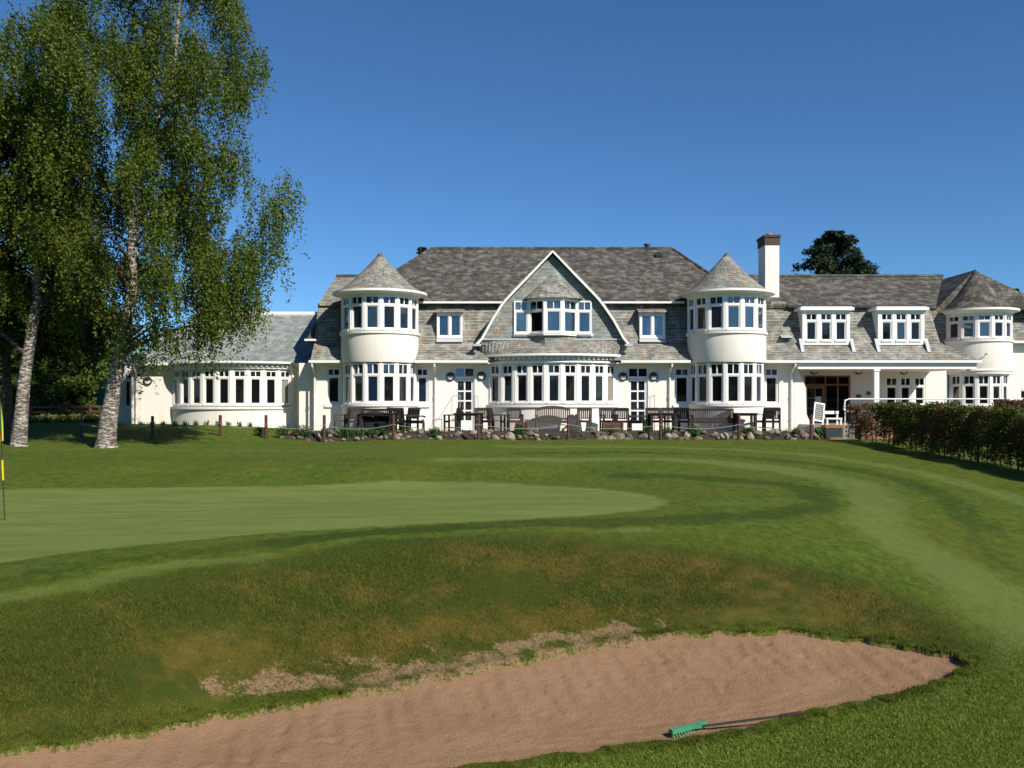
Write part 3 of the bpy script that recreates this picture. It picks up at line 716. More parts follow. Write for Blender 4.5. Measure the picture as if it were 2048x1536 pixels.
# --- mansard slopes (lower storey of the roof) with bell-cast eaves
E0, E1, E2 = (36.95, 2.93), (37.75, 3.72), (38.45, 5.44)
def mansard(x0, x1, e2=E2, back=(42, 7.08), xr=None, mat='slate_light'):
    mb = MB(); a = [E0, E1, e2]
    xr = xr or [x1, x1, x1]
    for (p, q, xa, xb) in ((a[0], a[1], xr[0], xr[1]), (a[1], a[2], xr[1], xr[2])):
        for i in range(8):
            pass
        mb.add([(x0, *p), (xa, *p), (xb, *q), (x0, *q)], [(0, 1, 2, 3)])
    # close it: back, underside, ends
    mb.add([(x0, *E0), (x0, YW + .3, E0[1] - .02), (xr[0], YW + .3, E0[1] - .02), (xr[0], *E0)], [(0, 1, 2, 3)])
    mb.add([(x0, *E0), (x0, *E1), (x0, *e2), (x0, 39.2, e2[1]), (x0, 39.2, E0[1] - .02), (x0, YW + .3, E0[1] - .02)], [(0, 1, 2, 3, 4, 5)])
    q_ = .3 if xr[0] != xr[2] else 0
    mb.add([(xr[0], *E0), (xr[1], *E1), (xr[2], *e2), (xr[2] - q_, 39.2, e2[1]), (xr[2] - q_, 39.2, E0[1] - .02), (xr[2] - q_, YW + .3, E0[1] - .02)], [(5, 4, 3, 2, 1, 0)])
    return mb.build('roof_slope', M[mat], house)
xL, xR = -8.28, 19.2
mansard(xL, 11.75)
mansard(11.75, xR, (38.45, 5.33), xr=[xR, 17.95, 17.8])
# small slate flare at the left gable end
mb = MB(); mb.add([(-8.28, 37.9, 4.0), (-8.28, 38.4, 4.75), (-8.28, 40.2, 4.75), (-8.62, 40.2, 3.85), (-8.62, 37.75, 3.85), (-8.28, 37.75, 3.85)], [(0, 1, 2, 3, 4), (0, 4, 5), (5, 4, 3)])
mb.build('roof_flare', M['slate_dark'], house)
MB().box(-8.68, -8.15, 37.62, 37.76, 3.78, 3.86).build('gutter', M['paint'], house)
def gable_roof(x0, x1, y0, z0, yr, zr, mat, hipl=0, hipr=0, name='roof', th=.14):
    """solid ridged roof along X, mirrored behind the ridge; hips run in by hipl/hipr"""
    yb = 2 * yr - y0; mb = MB()
    v = [(x0, y0, z0), (x1, y0, z0), (x1, yb, z0), (x0, yb, z0), (x0 + hipl, yr, zr), (x1 - hipr, yr, zr), (x0, y0, z0 - th), (x1, y0, z0 - th), (x1, yb, z0 - th), (x0, yb, z0 - th)]
    mb.add(v, [(0, 1, 5, 4), (1, 2, 5), (2, 3, 4, 5), (3, 0, 4), (0, 6, 7, 1), (1, 7, 8, 2), (2, 8, 9, 3), (3, 9, 6, 0), (9, 8, 7, 6)])
    return mb.build(name, M[mat], house)
gable_roof(-8.2, -4, 38.28, 5.46, 42, 7.08, 'slate_light')
gable_roof(9.5, 18.05, 38.28, 5.36, 42, 7.08, 'slate_dark', 0, -2.05)
gable_roof(-6.98, 10.1, 38.2, 5.5, 44, 8.7, 'slate_dark', 3.02, 2.25)
mb = MB(); mb.tube([(-3.96, 44, 8.72), (7.85, 44, 8.72)], .09, 8)
mb.tube([(-3.96, 44, 8.72), (-6.98, 38.2, 5.53)], .06, 6); mb.tube([(7.85, 44, 8.72), (10.1, 38.2, 5.53)], .06, 6)
mb.tube([(10.0, 42, 7.1), (20.1, 42, 7.1)], .08, 8); mb.tube([(-8.2, 42, 7.1), (-5.2, 42, 7.1)], .08, 8)
mb.build('ridge_tiles', M['slate_dark'], house)
MB().lathe([(.0, 8.98), (.16, 8.95), (.18, 8.9), (.11, 8.88), (.10, 8.7)], (6.6, 44), 12).build('roof_vent', M['darkmetal'], house)
MB().prism_x([(42.9, 8.02), (43.2, 8.28), (43.15, 8.4), (42.85, 8.2)], 6.85, 7.15).build('roof_vent', M['darkmetal'], house)
# gutters: upper eaves and lower eaves, with fascia
for a, b in ((-4.0, -.4), (3.75, 7.3)): MB().box(a, b, 38.08, 38.22, 5.40, 5.48).build('gutter', M['paint'], house)
mb = MB(); mb.box(11.7, 17.75, 38.16, 38.27, 5.23, 5.33); mb.build('gutter', M['darkmetal'], house)
ye = 36.84
for a, b in ((xL - .05, wx(688, 36.9)), (wx(829, 36.9), wx(976, 36.9)), (wx(1242, 36.9), wx(1381, 36.9)), (wx(1530, 36.9), xR + .06)): MB().box(a, b, ye, ye + .13, 2.83, 2.93).build('gutter', M['paint'], house)
                                                        # soffit boards under the eaves
for a, b in ((xL + .12, -7.05), (-3.95, -.9), (4.3, 7.6), (10.5, 11.74)): MB().box(a, b, ye + .132, YW - .002, 2.80, 2.84).build('soffit', M['render'], house)

# --- round turrets
def turret(cx, cy, Rr, z_sill, z_head, zt, z_eave, z_apex, z_base, eave_r, gz, glasses, gglasses, ang0=-90.5, n=7, step=25, lower=(0, 7)):
    # drum between the storeys and base wall
    gz0, gz1, gzt, Rg = gz
    MB().lathe([(Rr - .3, gz1 + .02), (Rr, gz1 + .02), (Rr + .02, gz1 + .07), (Rr + .02, z_sill - .16), (Rr + .085, z_sill - .12), (Rr + .085, z_sill - .03), (Rr - .3, z_sill)], (cx, cy), 56, -100, 100).build('turret_wall', M['render'], house, True)
    MB().lathe([(Rg + .02, z_base), (Rg + .05, z_base), (Rg + .05, gz0 - .14), (Rg + .11, gz0 - .10), (Rg + .11, gz0 - .03), (Rg - .3, gz0)], (cx, cy), 56, -100, 100).build('turret_wall', M['render'], house, True)
    for (r, za, zb, zz_, gl, lo, hi) in ((Rr, z_sill, z_head, zt, glasses, 0, n), (Rg, gz0, gz1, gzt, gglasses, *lower)):
        for i in range(lo, hi):
            a = ang0 + step * (i + .5); d = (r - .02) * math.cos(R(step / 2)); wd = 2 * (r - .02) * math.sin(R(step / 2)) - .1
            window(cx + d * math.sin(R(a)), cy - d * math.cos(R(a)), a, wd, za + .02, zb - .02, zz_, .05, gl[i % len(gl)], up=random.choice(['glass', 'glass_mid', gl[i % len(gl)]]))
        mb = MB()
        for i in range(lo, hi + 1):
            a = ang0 + step * i; c, s = math.cos(R(a)), math.sin(R(a)); rr = r - .02
            mb.x = Matrix(((c, -s, 0, cx + rr * s), (s, c, 0, cy - rr * c), (0, 0, 1, 0), (0, 0, 0, 1)))
            mb.box(-.055, .055, -.055, .08, za, zb)
        mb.x = None
        mb.build('mullions', M['paint'], house)
        MB().lathe([(r - .22, za), (r - .15, za), (r - .15, zb), (r - .22, zb)], (cx, cy), 40, -100, 100, closed=True).build('dark_backing', M['darkmetal'], house)  # added dark sheet close behind the glass, in place of an unlit room
    h = z_apex - z_eave
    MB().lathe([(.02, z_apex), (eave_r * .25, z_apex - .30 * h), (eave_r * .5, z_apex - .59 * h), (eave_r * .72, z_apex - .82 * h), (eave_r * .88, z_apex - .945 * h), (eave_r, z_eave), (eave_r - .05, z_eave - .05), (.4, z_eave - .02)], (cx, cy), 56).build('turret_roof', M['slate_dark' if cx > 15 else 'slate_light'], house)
    MB().lathe([(.0, z_apex + .03), (.05, z_apex + .0), (.17, z_apex - .165), (.14, z_apex - .17)], (cx, cy), 14).build('finial', M['slate_dark'], house, True)
    MB().lathe([(eave_r - .03, z_eave + .01), (eave_r + .055, z_eave + .01), (eave_r + .06, z_eave - .075), (eave_r - .02, z_eave - .09), (eave_r - .12, z_eave - .055)], (cx, cy), 56, -128, 128, closed=True).build('gutter', M['paint'], house, True)
    MB().lathe([(eave_r - .05, z_eave - .07), (Rr + .03, z_head + .06), (Rr + .03, z_head - .02), (Rr - .25, z_head - .02)], (cx, cy), 56, -128, 128).build('soffit', M['render'], house, True)
TZ = dict(z_sill=4.10, z_head=5.50, zt=5.13, z_eave=5.72, z_apex=7.42, z_base=-.3, eave_r=1.9, gz=(1.15, 2.80, 2.32, 1.5))
turret(-5.5, YW, 1.58, glasses=['glass_blue', 'glass_mid', 'glass_blue', 'glass_mid', 'glass', 'glass_blue'], gglasses=['glass', 'glass', 'glass', 'glass_blue', 'glass', 'glass_mid', 'glass_blue'], **TZ)
turret(8.93, YW, 1.58, glasses=['glass_blue', 'glass', 'glass', 'glass_blue', 'glass_blue', 'glass_blue', 'glass'], gglasses=['glass_mid', 'glass', 'glass', 'glass', 'glass', 'glass_blue', 'glass'], **TZ)
turret(21.35, 41.5, 1.5, z_sill=4.05, z_head=5.14, zt=4.84, z_eave=5.40, z_apex=7.32, z_base=-.3, eave_r=1.76, gz=(1.05, 2.45, 2.0, 1.35), glasses=['glass_mid', 'glass', 'glass_mid', 'glass_blue', 'glass', 'glass_blue'], gglasses=['glass', 'glass_mid', 'glass', 'glass', 'glass'], ang0=-100, lower=(1, 6))
MB().lathe([(1.36, 2.43), (1.56, 2.62), (1.54, 2.70), (1.3, 2.7)], (21.35, 41.5), 48, -100, 100).build('stone_band', M['render'], house, True)

# --- bow windows on the ground floor
def bow(cx, y_ch, half, th, nl, z0, z1, zt, zb, ze, gl, dentil=True, plinth=.05):
    Rr = half / math.sin(R(th)); cy = y_ch + Rr * math.cos(R(th)); c = (cx, cy); st = 2 * th / nl
    MB().lathe([(Rr - .35, zb), (Rr + plinth, zb), (Rr + plinth, z0 - .2), (Rr + .12, z0 - .15), (Rr + .12, z0 - .05), (Rr - .35, z0 - .01)], c, 48, -th - 1, th + 1).build('bow_wall', M['render'], house, True)
    mb = MB()
    for i in range(nl + 1):
        a = -th + st * i; cc, s = math.cos(R(a)), math.sin(R(a)); rr = Rr - .02
        mb.x = Matrix(((cc, -s, 0, cx + rr * s), (s, cc, 0, cy - rr * cc), (0, 0, 1, 0), (0, 0, 0, 1)))
        mb.box(-.075, .075, -.06, .12, z0, z1)
    mb.x = None; mb.build('mullions', M['paint'], house)
    MB().lathe([(Rr - .3, z0), (Rr - .2, z0), (Rr - .2, z1), (Rr - .3, z1)], c, 36, -th - 1, th + 1, closed=True).build('dark_backing', M['darkmetal'], house)
    for i in range(nl):
        a = -th + st * (i + .5); d = (Rr - .02) * math.cos(R(st / 2)); wd = 2 * (Rr - .02) * math.sin(R(st / 2)) - .14
        window(cx + d * math.sin(R(a)), cy - d * math.cos(R(a)), a, wd, z0 + .02, z1 - .02, zt, .05, gl[i % len(gl)], up=random.choice(['glass', 'glass_mid']))
    # frieze, moulding, dentils, gutter
    MB().lathe([(Rr - .3, z1), (Rr + .05, z1), (Rr + .05, z1 + .04), (Rr + .13, z1 + .06), (Rr + .13, z1 + .13), (Rr + .06, z1 + .14), (Rr + .06, ze - .1), (Rr - .3, ze - .1)], c, 60, -th - 1, th + 1).build('cornice', M['paint'], house)
    if dentil:
        mb = MB(); k = int(Rr * 2 * R(th) / .21)
        for i in range(k):
            a = -th + 2 * th * (i + .5) / k; cc, s = math.cos(R(a)), math.sin(R(a)); rr = Rr + .1
            mb.x = Matrix(((cc, -s, 0, cx + rr * s), (s, cc, 0, cy - rr * cc), (0, 0, 1, 0), (0, 0, 0, 1)))
            mb.box(-.05, .05, -.1, .04, ze - .22, ze - .12)
        mb.x = None; mb.build('dentils', M['paint'], house)
    MB().lathe([(Rr - .2, ze - .1), (Rr + .3, ze - .1), (Rr + .36, ze - .07), (Rr + .36, ze + .01), (Rr + .3, ze + .01), (Rr - .2, ze - .03)], c, 60, -th - 2.5, th + 2.5, closed=True).build('gutter', M['paint'], house)
    return c, Rr
gl9 = ['glass', 'glass', 'glass', 'glass', 'glass_mid', 'glass', 'glass_mid', 'glass', 'glass_curtain']
cM, RM = bow(1.69, YW, 2.62, 50, 9, 1.16, 2.76, 2.36, -.3, 3.16, gl9)
# skirt roof over the main bow
mb = MB(); n = 40; top = [(-1.42 + 6.22 * i / n, 37.12, 3.80) for i in range(n + 1)]
bot = [(cM[0] + (RM + .33) * math.sin(R(-52.5 + 105 * i / n)), cM[1] - (RM + .33) * math.cos(R(-52.5 + 105 * i / n)), 3.165) for i in range(n + 1)]
mb.add(bot + top + [(x, y, z - .06) for x, y, z in bot] + [(x, 37.5, 3.1) for x, y, z in top], [(i, i + 1, n + 2 + i, n + 1 + i) for i in range(n)] + [(2 * n + 2 + i, 3 * n + 3 + i, 3 * n + 4 + i, 2 * n + 3 + i) for i in range(n)] + [(i, 2 * n + 2 + i, 2 * n + 3 + i, i + 1) for i in range(n)])
mb.build('bow_roof', M['slate_light'], house)
MB().box(-1.3, 4.66, 37.06, 37.14, 3.775, 3.83).build('lead_flashing', M['lead'], house)

# --- curved gable over the main bow
YG = 37.15
def gp(px, py): return (PX(px, YG), PZ(py, YG))
prof_l = [gp(952, 690), gp(963, 678), gp(985, 638), gp(1003, 610), gp(1012, 599), gp(1024, 586), gp(1060, 549), gp(1105, 503)]
prof_r = [gp(1105, 503), gp(1150, 549), gp(1186, 586), gp(1198, 599), gp(1208, 612), gp(1228, 641), gp(1247, 676), gp(1259, 690)]
face = [gp(962, 690)] + [gp(1252, 690)] + [(x - .02, z - .1) for x, z in prof_r[::-1][1:-1]] + [(prof_l[-1][0], prof_l[-1][1] - .16)] + [(x + .02, z - .1) for x, z in prof_l[::-1][1:-1]]
MB().prism_y(face, YG, YG + .6).build('gable_wall', M['slate_blue'], house)
full = prof_l + prof_r[1:]
def offset_line(L, d):
    out = []
    for i, (x, z) in enumerate(L):
        a = Vector(L[max(i - 1, 0)]); b = Vector(L[min(i + 1, len(L) - 1)]); t = (b - a).normalized(); out.append((x - t.y * d, z + t.x * d))
    return out
def strip(L, d0, d1, y0, y1, name, mat):
    A, B = offset_line(L, d0), offset_line(L, d1); mb = MB(); n = len(L)
    mb.add([(x, y0, z) for x, z in A] + [(x, y0, z) for x, z in B] + [(x, y1, z) for x, z in A] + [(x, y1, z) for x, z in B],
           [f for i in range(n - 1) for f in ((i, i + 1, n + i + 1, n + i), (2 * n + i, 3 * n + i, 3 * n + i + 1, 2 * n + i + 1), (n + i, n + i + 1, 3 * n + i + 1, 3 * n + i), (i, 2 * n + i, 2 * n + i + 1, i + 1))] + [(0, n, 3 * n, 2 * n), (n - 1, 3 * n - 1, 4 * n - 1, 2 * n - 1)])
    return mb.build(name, M[mat], house)
strip(full, -.075, .015, 36.90, 36.96, 'barge_board', 'paint')
strip(full, -.05, .05, 36.963, 42.2, 'gable_roof', 'slate_light')
strip(full[1:-1], -.066, -.052, 36.965, 37.148, 'gable_soffit', 'slate_grey')
MB().box(prof_l[0][0] - .1, prof_l[0][0] + .22, 36.86, 37.0, prof_l[0][1] - .06, prof_l[0][1] + .03).build('gable_foot', M['lead'], house); MB().box(prof_r[-1][0] - .22, prof_r[-1][0] + .1, 36.86, 37.0, prof_r[-1][1] - .06, prof_r[-1][1] + .03).build('gable_foot', M['lead'], house)
# its oriel of three lights between two flat lights
gx = 1.69; z0, z1, zt = PZ(669, YG) + .02, PZ(602, YG), PZ(622, YG)
for px in (1042.5, 1168.5): window(PX(px, YG), YG - .03, 0, .60, z0, z1, zt, .06, 'glass_blue', up='glass_blue')
yf = YG - .52; hw = .36; sw = .98
window(gx, yf, 0, 2 * hw - .06, z0, z1, zt, .055, 'glass_blue', up='glass_blue')
ang_ = math.degrees(math.atan2(YG - yf, sw - hw)); L_ = math.hypot(YG - yf, sw - hw)
for s, g in ((-1, 'glass'), (1, 'glass_blue')): window(gx + s * (hw + sw) / 2, (yf + YG) / 2, s * ang_, L_ - .06, z0, z1, zt, .055, g, up=g)
mb = MB()
for s in (-1, 1): mb.box(gx + s * hw - .05, gx + s * hw + .05, yf - .05, yf + .09, z0, z1); mb.box(gx + s * sw - .05, gx + s * sw + .05, YG - .09, YG + .02, z0, z1)
mb.build('mullions', M['paint'], house)
def bayplan(e): return [(gx - sw - e, YG + .1), (gx - sw - e, YG - .01), (gx - hw - e * .5, yf - e), (gx + hw + e * .5, yf - e), (gx + sw + e, YG - .01), (gx + sw + e, YG + .1)]
MB().prism_z([(gx - sw + .08, YG + .1), (gx - hw + .05, yf + .14), (gx + hw - .05, yf + .14), (gx + sw - .08, YG + .1)], z0, z1).build('dark_backing', M['darkmetal'], house)
mb = MB(); mb.prism_z(bayplan(.08), z0 - .09, z0 - .002); mb.box(PX(1026, YG), gx - sw - .085, YG - .08, YG + .01, z0 - .09, z0 - .002); mb.box(gx + sw + .085, PX(1185, YG), YG - .08, YG + .01, z0 - .09, z0 - .002)
mb.build('window_sill', M['paint'], house)
MB().prism_z(bayplan(-.02), 3.2, z0 - .092).build('oriel_apron', M['slate_blue'], house)
MB().prism_z(bayplan(.1), z1 + .002, z1 + .07).build('cornice', M['paint'], house)
mb = MB(); b = [(gx + 1.5 * math.sin(R(a)) * .83, YG + .05 - .78 * math.cos(R(a)), z1 + .072) for a in range(-90, 91, 15)]; n = len(b)
mb.add(b + [(gx, YG - .02, PZ(546, YG))], [(i, i + 1, n) for i in range(n - 1)] + [tuple(range(n - 1, -1, -1))]); mb.build('oriel_roof', M['slate_light'], house)

# --- small windows in the mansard
for a, b, gg in ((874, 925, 'glass_blue'), (1279, 1330, 'glass_blue')):
    D = 37.82; x0, x1 = PX(a, D), PX(b, D); za, zb = PZ(676, D), PZ(626, D)
    MB().prism_x([(D + .06, za), (D + .06, zb), (38.7, zb), (38.2, za)], x0 + .01, x1 - .01).build('dormer_cheek', M['render'], house)
    window((x0 + x1) / 2, D, 0, x1 - x0, za, zb, None, .075, gg, cas=2, dep=.1)
    MB().prism_x([(D - .2, zb + .002), (38.8, zb + .25), (38.8, zb + .33), (D - .2, zb + .07)], x0 - .08, x1 + .08).build('dormer_roof', M['slate_light'], house)
    mb = MB(); mb.add([(x0 - .02, D - .04, za - .005), (x1 + .02, D - .04, za - .005), (x1 + .02, D - .2, za - .17), (x0 - .02, D - .2, za - .17), (x0 - .02, D - .02, za - .03), (x1 + .02, D - .02, za - .03), (x1 + .02, D - .17, za - .2), (x0 - .02, D - .17, za - .2)], [(3, 2, 1, 0), (4, 5, 6, 7), (0, 4, 7, 3), (1, 2, 6, 5), (2, 3, 7, 6), (0, 1, 5, 4)]); mb.build('lead_flashing', M['lead'], house)
# --- flat-roofed white dormers on the right
for a, b in ((1606, 1698), (1757, 1847)):
    D = 37.6; x0, x1 = PX(a, D), PX(b, D); za, zb = PZ(685, D), PZ(621, D)
    MB().box(x0, x1, D + .06, 39.6, za - .1, zb).build('dormer_cheek', M['paint'], house)
    MB().box(x0 - .16, x1 + .16, D - .18, 39.6, zb + .002, zb + .12).build('dormer_roof', M['paint'], house)
    MB().box(x0 - .1, x1 + .1, D - .1, 39.5, zb + .122, zb + .17).build('cornice', M['lead'], house)
    wd = (x1 - x0) / 3
    mb = MB(); mb.box(x0, x1, D - .02, D + .058, za - .1, za + .06); mb.box(x0, x1, D - .02, D + .058, zb - .12, zb)
    for k in range(4): xm = x0 + .04 + (x1 - x0 - .08) * k / 3; mb.box(xm - .07, xm + .07, D - .03, D + .056, za + .062, zb - .122)
    mb.build('mullions', M['paint'], house)
    for k in range(3): window(x0 + .04 + (x1 - x0 - .08) * (k + .5) / 3, D + .02, 0, wd - .16, za + .062, zb - .122, zb - .42, .04, random.choice(['glass', 'glass', 'glass_mid']), dep=.06)
    for xs in (x0 - .1, x1 + .1):
        mb = MB(); mb.bar((xs, 37.62, za + .15), (xs, 37.3, za - .42), .14, .05); mb.build('lead_flashing', M['lead'], house)
# skylight vent on the slope
MB().prism_x([(37.55, 3.95), (37.95, 4.05), (37.95, 4.0), (37.55, 3.90)], PX(1563, 37.6), PX(1585, 37.6)).build('roof_vent', M['lead'], house)
MB().box(PX(1564, 37.7), PX(1584, 37.7), 37.68, 37.72, 3.84, 3.9).build('roof_vent', M['darkmetal'], house)

# --- chimney
c0, c1 = PX(1530.5, 39.2), PX(1558.5, 39.2)
ch = MB().box(c0, c1, 39.2, 40.3, 4.5, 8.07).build('chimney', M['render'], house)
MB().prism_y([(c0 - .1, 4.6), (c1 + .16, 4.6), (c1 + .02, 5.5), (c0, 5.5)], 38.35, 39.198).build('chimney_base', M['slate_light'], ch)
mb = MB(); mb.box(c0 - .03, c1 + .03, 39.17, 40.33, 8.072, 8.4); mb.box(c0 - .07, c1 + .07, 39.13, 40.37, 8.402, 8.5); mb.build('chimney_cap', M['brownbrick'], ch)
for yy in (39.7,): MB().lathe([(.0, 8.66), (.1, 8.66), (.13, 8.62), (.12, 8.502)], ((c0 + c1) / 2, yy), 12).build('chimney_pot', M['terracotta'], ch, True)

# --- entrance porch on the right
YB = 40.9
mb = MB(); hs = [hol(1609, 1701, 751, 848, YB)] + [hol(a, b, 754, 812, YB) for a, b in ((1771, 1796), (1800, 1823), (1828, 1851))]
wall_holes(mb, 11.75, 19.75, -.3, 2.95, YB, .3, hs); mb.box(11.4, 11.748, YW + .352, YB + .3, -.3, 2.9); mb.build('porch_wall', M['render'], house)
MB().box(12.2, 20, YB + .5, YB + .6, -.2, 2.8).build('dark_backing', M['darkmetal'], house)
MB().box(11.8, 19.0, 37.3, YB - .002, 2.6, 2.66).build('porch_ceiling', M['render'], house)
MB().box(11.76, 19.1, 36.99, 37.22, 2.58, 2.828).build('porch_beam', M['paint'], house)
mb = MB(); px0 = PX(1747, 37.1); mb.box(px0, px0 + .2, 37.0, 37.2, .3, 2.578); mb.box(px0 - .05, px0 + .25, 36.95, 37.25, .3, .42); mb.box(px0 - .03, px0 + .23, 36.97, 37.23, 2.49, 2.577)
mb.build('porch_post', M['paint'], house)
for a, b in ((1771, 1796), (1800, 1823), (1828, 1851)):
    x0, x1 = PX(a, YB), PX(b, YB); window((x0 + x1) / 2, YB + .06, 0, x1 - x0 - .01, PZ(812, YB) + .01, PZ(754, YB) - .01, PZ(772, YB), .06, 'glass')
# varnished entrance screen with door
e = hs[0]; mb = MB(); y = YB + .06; W_ = e[1] - e[0]; k1 = e[0] + W_ * .46; k2 = e[0] + W_ * .73; zt = e[3] - .42
for x in (e[0] + .03, k1, k2, e[1] - .04): mb.box(x - .035, x + .035, y - .04, y + .06, e[2], e[3] - .07)
mb.box(e[0], e[1], y - .04, y + .06, e[3] - .07, e[3])
for a, b in ((e[0] + .065, k1 - .035), (k1 + .035, k2 - .035), (k2 + .035, e[1] - .075)): mb.box(a, b, y - .038, y + .058, zt - .04, zt + .04)
for a, b in ((k1 + .035, k2 - .035), (k2 + .035, e[1] - .075)): mb.box(a, b, y - .038, y + .058, e[2], e[2] + .15)
scr = mb.build('entrance_screen', M['oak'], house)
g = MB()
for a, b, c, d in ((e[0] + .065, k1 - .035, zt + .04, e[3] - .07), (k1 + .035, k2 - .035, zt + .04, e[3] - .07), (k2 + .035, e[1] - .075, zt + .04, e[3] - .07), (k1 + .035, k2 - .035, e[2] + .15, zt - .04), (k2 + .035, e[1] - .075, e[2] + .15, zt - .04)):
    g.add([(a, y + .01, c), (b, y + .01, c), (b, y + .01, d), (a, y + .01, d)], [(0, 1, 2, 3)])
g.build('pane', M['glass'], scr)
mb = MB(); q0, q1 = e[0] + .075, k1 - .045
for a, b in ((q0, q0 + .09), (q1 - .09, q1)): mb.box(a, b, y - .02, y + .03, e[2], zt - .05)
mb.box((q0 + q1) / 2 - .03, (q0 + q1) / 2 + .03, y - .018, y + .028, e[2] + .25, zt - .14)
for i in range(4): zz_ = e[2] + .25 + (zt - .14 - e[2] - .25) * i / 3; mb.box(q0 + .09, q1 - .09, y - .02, y + .03, zz_ - (.25 if i == 0 else .025), zz_ + (.0 if i == 0 else .025 if i < 3 else .09))
dd_ = mb.build('entrance_door', M['oak'], house)
MB().add([(q0 + .09, y + .005, e[2] + .25), (q1 - .09, y + .005, e[2] + .25), (q1 - .09, y + .005, zt - .14), (q0 + .09, y + .005, zt - .14)], [(0, 1, 2, 3)]).build('pane', M['glass'], dd_)
MB().box(q1 - .42, q1 - .14, y - .028, y - .021, e[2] + .95, e[2] + 1.25).build('notice', M['paper'], dd_)
MB().box(17.5, 20.2, 41.21, 41.4, 2.5, 5.4).build('roof_slope', M['slate_light'], house)
# plaques on the porch wall
for a, b, c, d in ((1712, 1722, 789, 795), (1733, 1741, 783, 790)): MB().box(PX(a, YB), PX(b, YB), YB - .03, YB - .002, PZ(d, YB), PZ(c, YB)).build('plaque', M['plaque'], house)

# --- right wing beyond the third turret
YR = 41.5
mb = MB(); h_ = hol(2039, 2075, 778, 800, YR); wall_holes(mb, 20.3, 34, -.3, 4.0, YR, .3, [h_]); mb.build('front_wall', M['render'], house)
window((h_[0] + h_[1]) / 2, YR + .06, 0, h_[1] - h_[0] - .01, h_[2] + .01, h_[3] - .01, None, .05, 'glass', cas=2)
MB().box(21, 33.5, YR + .5, YR + .6, -.2, 3.9).build('dark_backing', M['darkmetal'], house)
mb = MB(); mb.add([(20.4, 41.2, 4.02), (34, 41.2, 4.02), (34, 41.7, 5.5), (20.4, 41.7, 5.5), (20.4, 43, 5.5), (34, 43, 5.5), (34, 42, 4.02), (20.4, 42, 4.02)], [(0, 1, 2, 3), (3, 2, 5, 4), (7, 6, 1, 0), (0, 3, 4, 7), (1, 6, 5, 2)])
mb.build('roof_slope', M['slate_light'], house)
mb = MB(); A_, B_ = (21.3, 41.5, 7.30), (21.3, 47, 7.30); a, b, c, d = (19.35, 41.3, 5.38), (24.7, 40.9, 5.45), (24.7, 47, 5.45), (19.35, 47, 5.38)
mb.add([a, b, c, d, A_, B_], [(0, 1, 4), (1, 2, 5, 4), (2, 3, 5), (3, 0, 4, 5), (3, 2, 1, 0)]); mb.build('wing_roof', M['slate_dark'], house)
gable_roof(24.2, 34, 41.3, 5.45, 45, 6.0, 'slate_dark', 0, 1)
MB().box(20.4, 34, 41.1, 41.2, 3.92, 4.02).build('gutter', M['paint'], house)
# security camera on the third turret
mb = MB(); mb.box(20.93, 21.02, 39.6, 39.85, 3.3, 3.38); mb.bar((20.97, 39.8, 3.36), (20.99, 40.0, 3.25), .03, .03); mb.build('wall_camera', M['paint'], house)

# --- left wing
YL = 39.0
wl = lambda p: PX(p, YL)
mb = MB(); mb.box(wl(269), wl(352), YL, YL + .35, -.3, 2.86); mb.box(wl(578), wl(600), YL, YL + .35, -.3, 2.86); mb.box(wl(352), wl(578), YL + .25, YL + .35, 2.55, 2.86); mb.box(wl(269), wl(269) + .3, YL + .352, YL + 6, -.3, 2.86)
mb.box(wl(600), -8.2, YL + .002, YL + .35, -.3, 2.86)
mb.build('front_wall', M['render'], house)
cLb, RLb = bow(PX(465.5, YL), YL, 2.55, 50, 9, 1.07, 2.58, 2.26, -.2, 2.93, ['glass_curtain', 'glass', 'glass', 'glass', 'glass', 'glass', 'glass', 'glass', 'glass_curtain'])
MB().lathe([(0.05, 2.94), (RLb + .2, 2.93), (RLb + .2, 2.9), (.05, 2.9)], cLb, 40, -54, 54, closed=True).build('bow_roof', M['lead'], house)
# canted bay at the far left corner
YC = 40.3
mb = MB(); h_ = hol(247, 263, 745, 816, YC); wall_holes(mb, PX(232, YC), wl(269) - .002, -.3, 2.86, YC, .3, [h_]); mb.build('side_wall', M['render'], house)
window((h_[0] + h_[1]) / 2, YC + .07, 0, h_[1] - h_[0] - .01, h_[2] + .01, h_[3] - .01, PZ(760, YC), .06, 'glass')
MB().box(PX(240, YC), wl(262), YC + .31, YC + .4, 0, 2.8).build('dark_backing', M['darkmetal'], house)
MB().prism_y([(wl(269) - .001, -.25), (wl(269) - .001, 2.8), (wl(269) - .12, 2.8), (wl(269) - .12, -.25)][::-1], YL - .02, YL + .1).build('downpipe', M['render'], house)
gable_roof(PX(246, 38.7), -8.3, 38.7, 2.92, 43.5, 5.44, 'slate_grey', 1.6, 0)
MB().tube([(PX(250, 38.7) + 1.4, 43.5, 5.46), (-8.3, 43.5, 5.46)], .13, 8).build('ridge_tiles', M['paint'], house)
for a, b in ((PX(244, 38.6), PX(346, 38.6)), (PX(588, 38.6), -8.25)): MB().box(a, b, 38.56, 38.69, 2.8, 2.9).build('gutter', M['paint'], house)
MB().box(PX(246, 38.7) + .1, -8.25, 38.692, YL - .002, 2.76, 2.80).build('soffit', M['render'], house)
# wing wall between the left wing and the main front
MB().prism_y([(PX(598, 37.9), -.3), (-8.18, -.3), (-8.18, 2.86), (PX(598, 37.9), 2.86)], 37.9, 38.99).build('side_wall', M['render'], house)

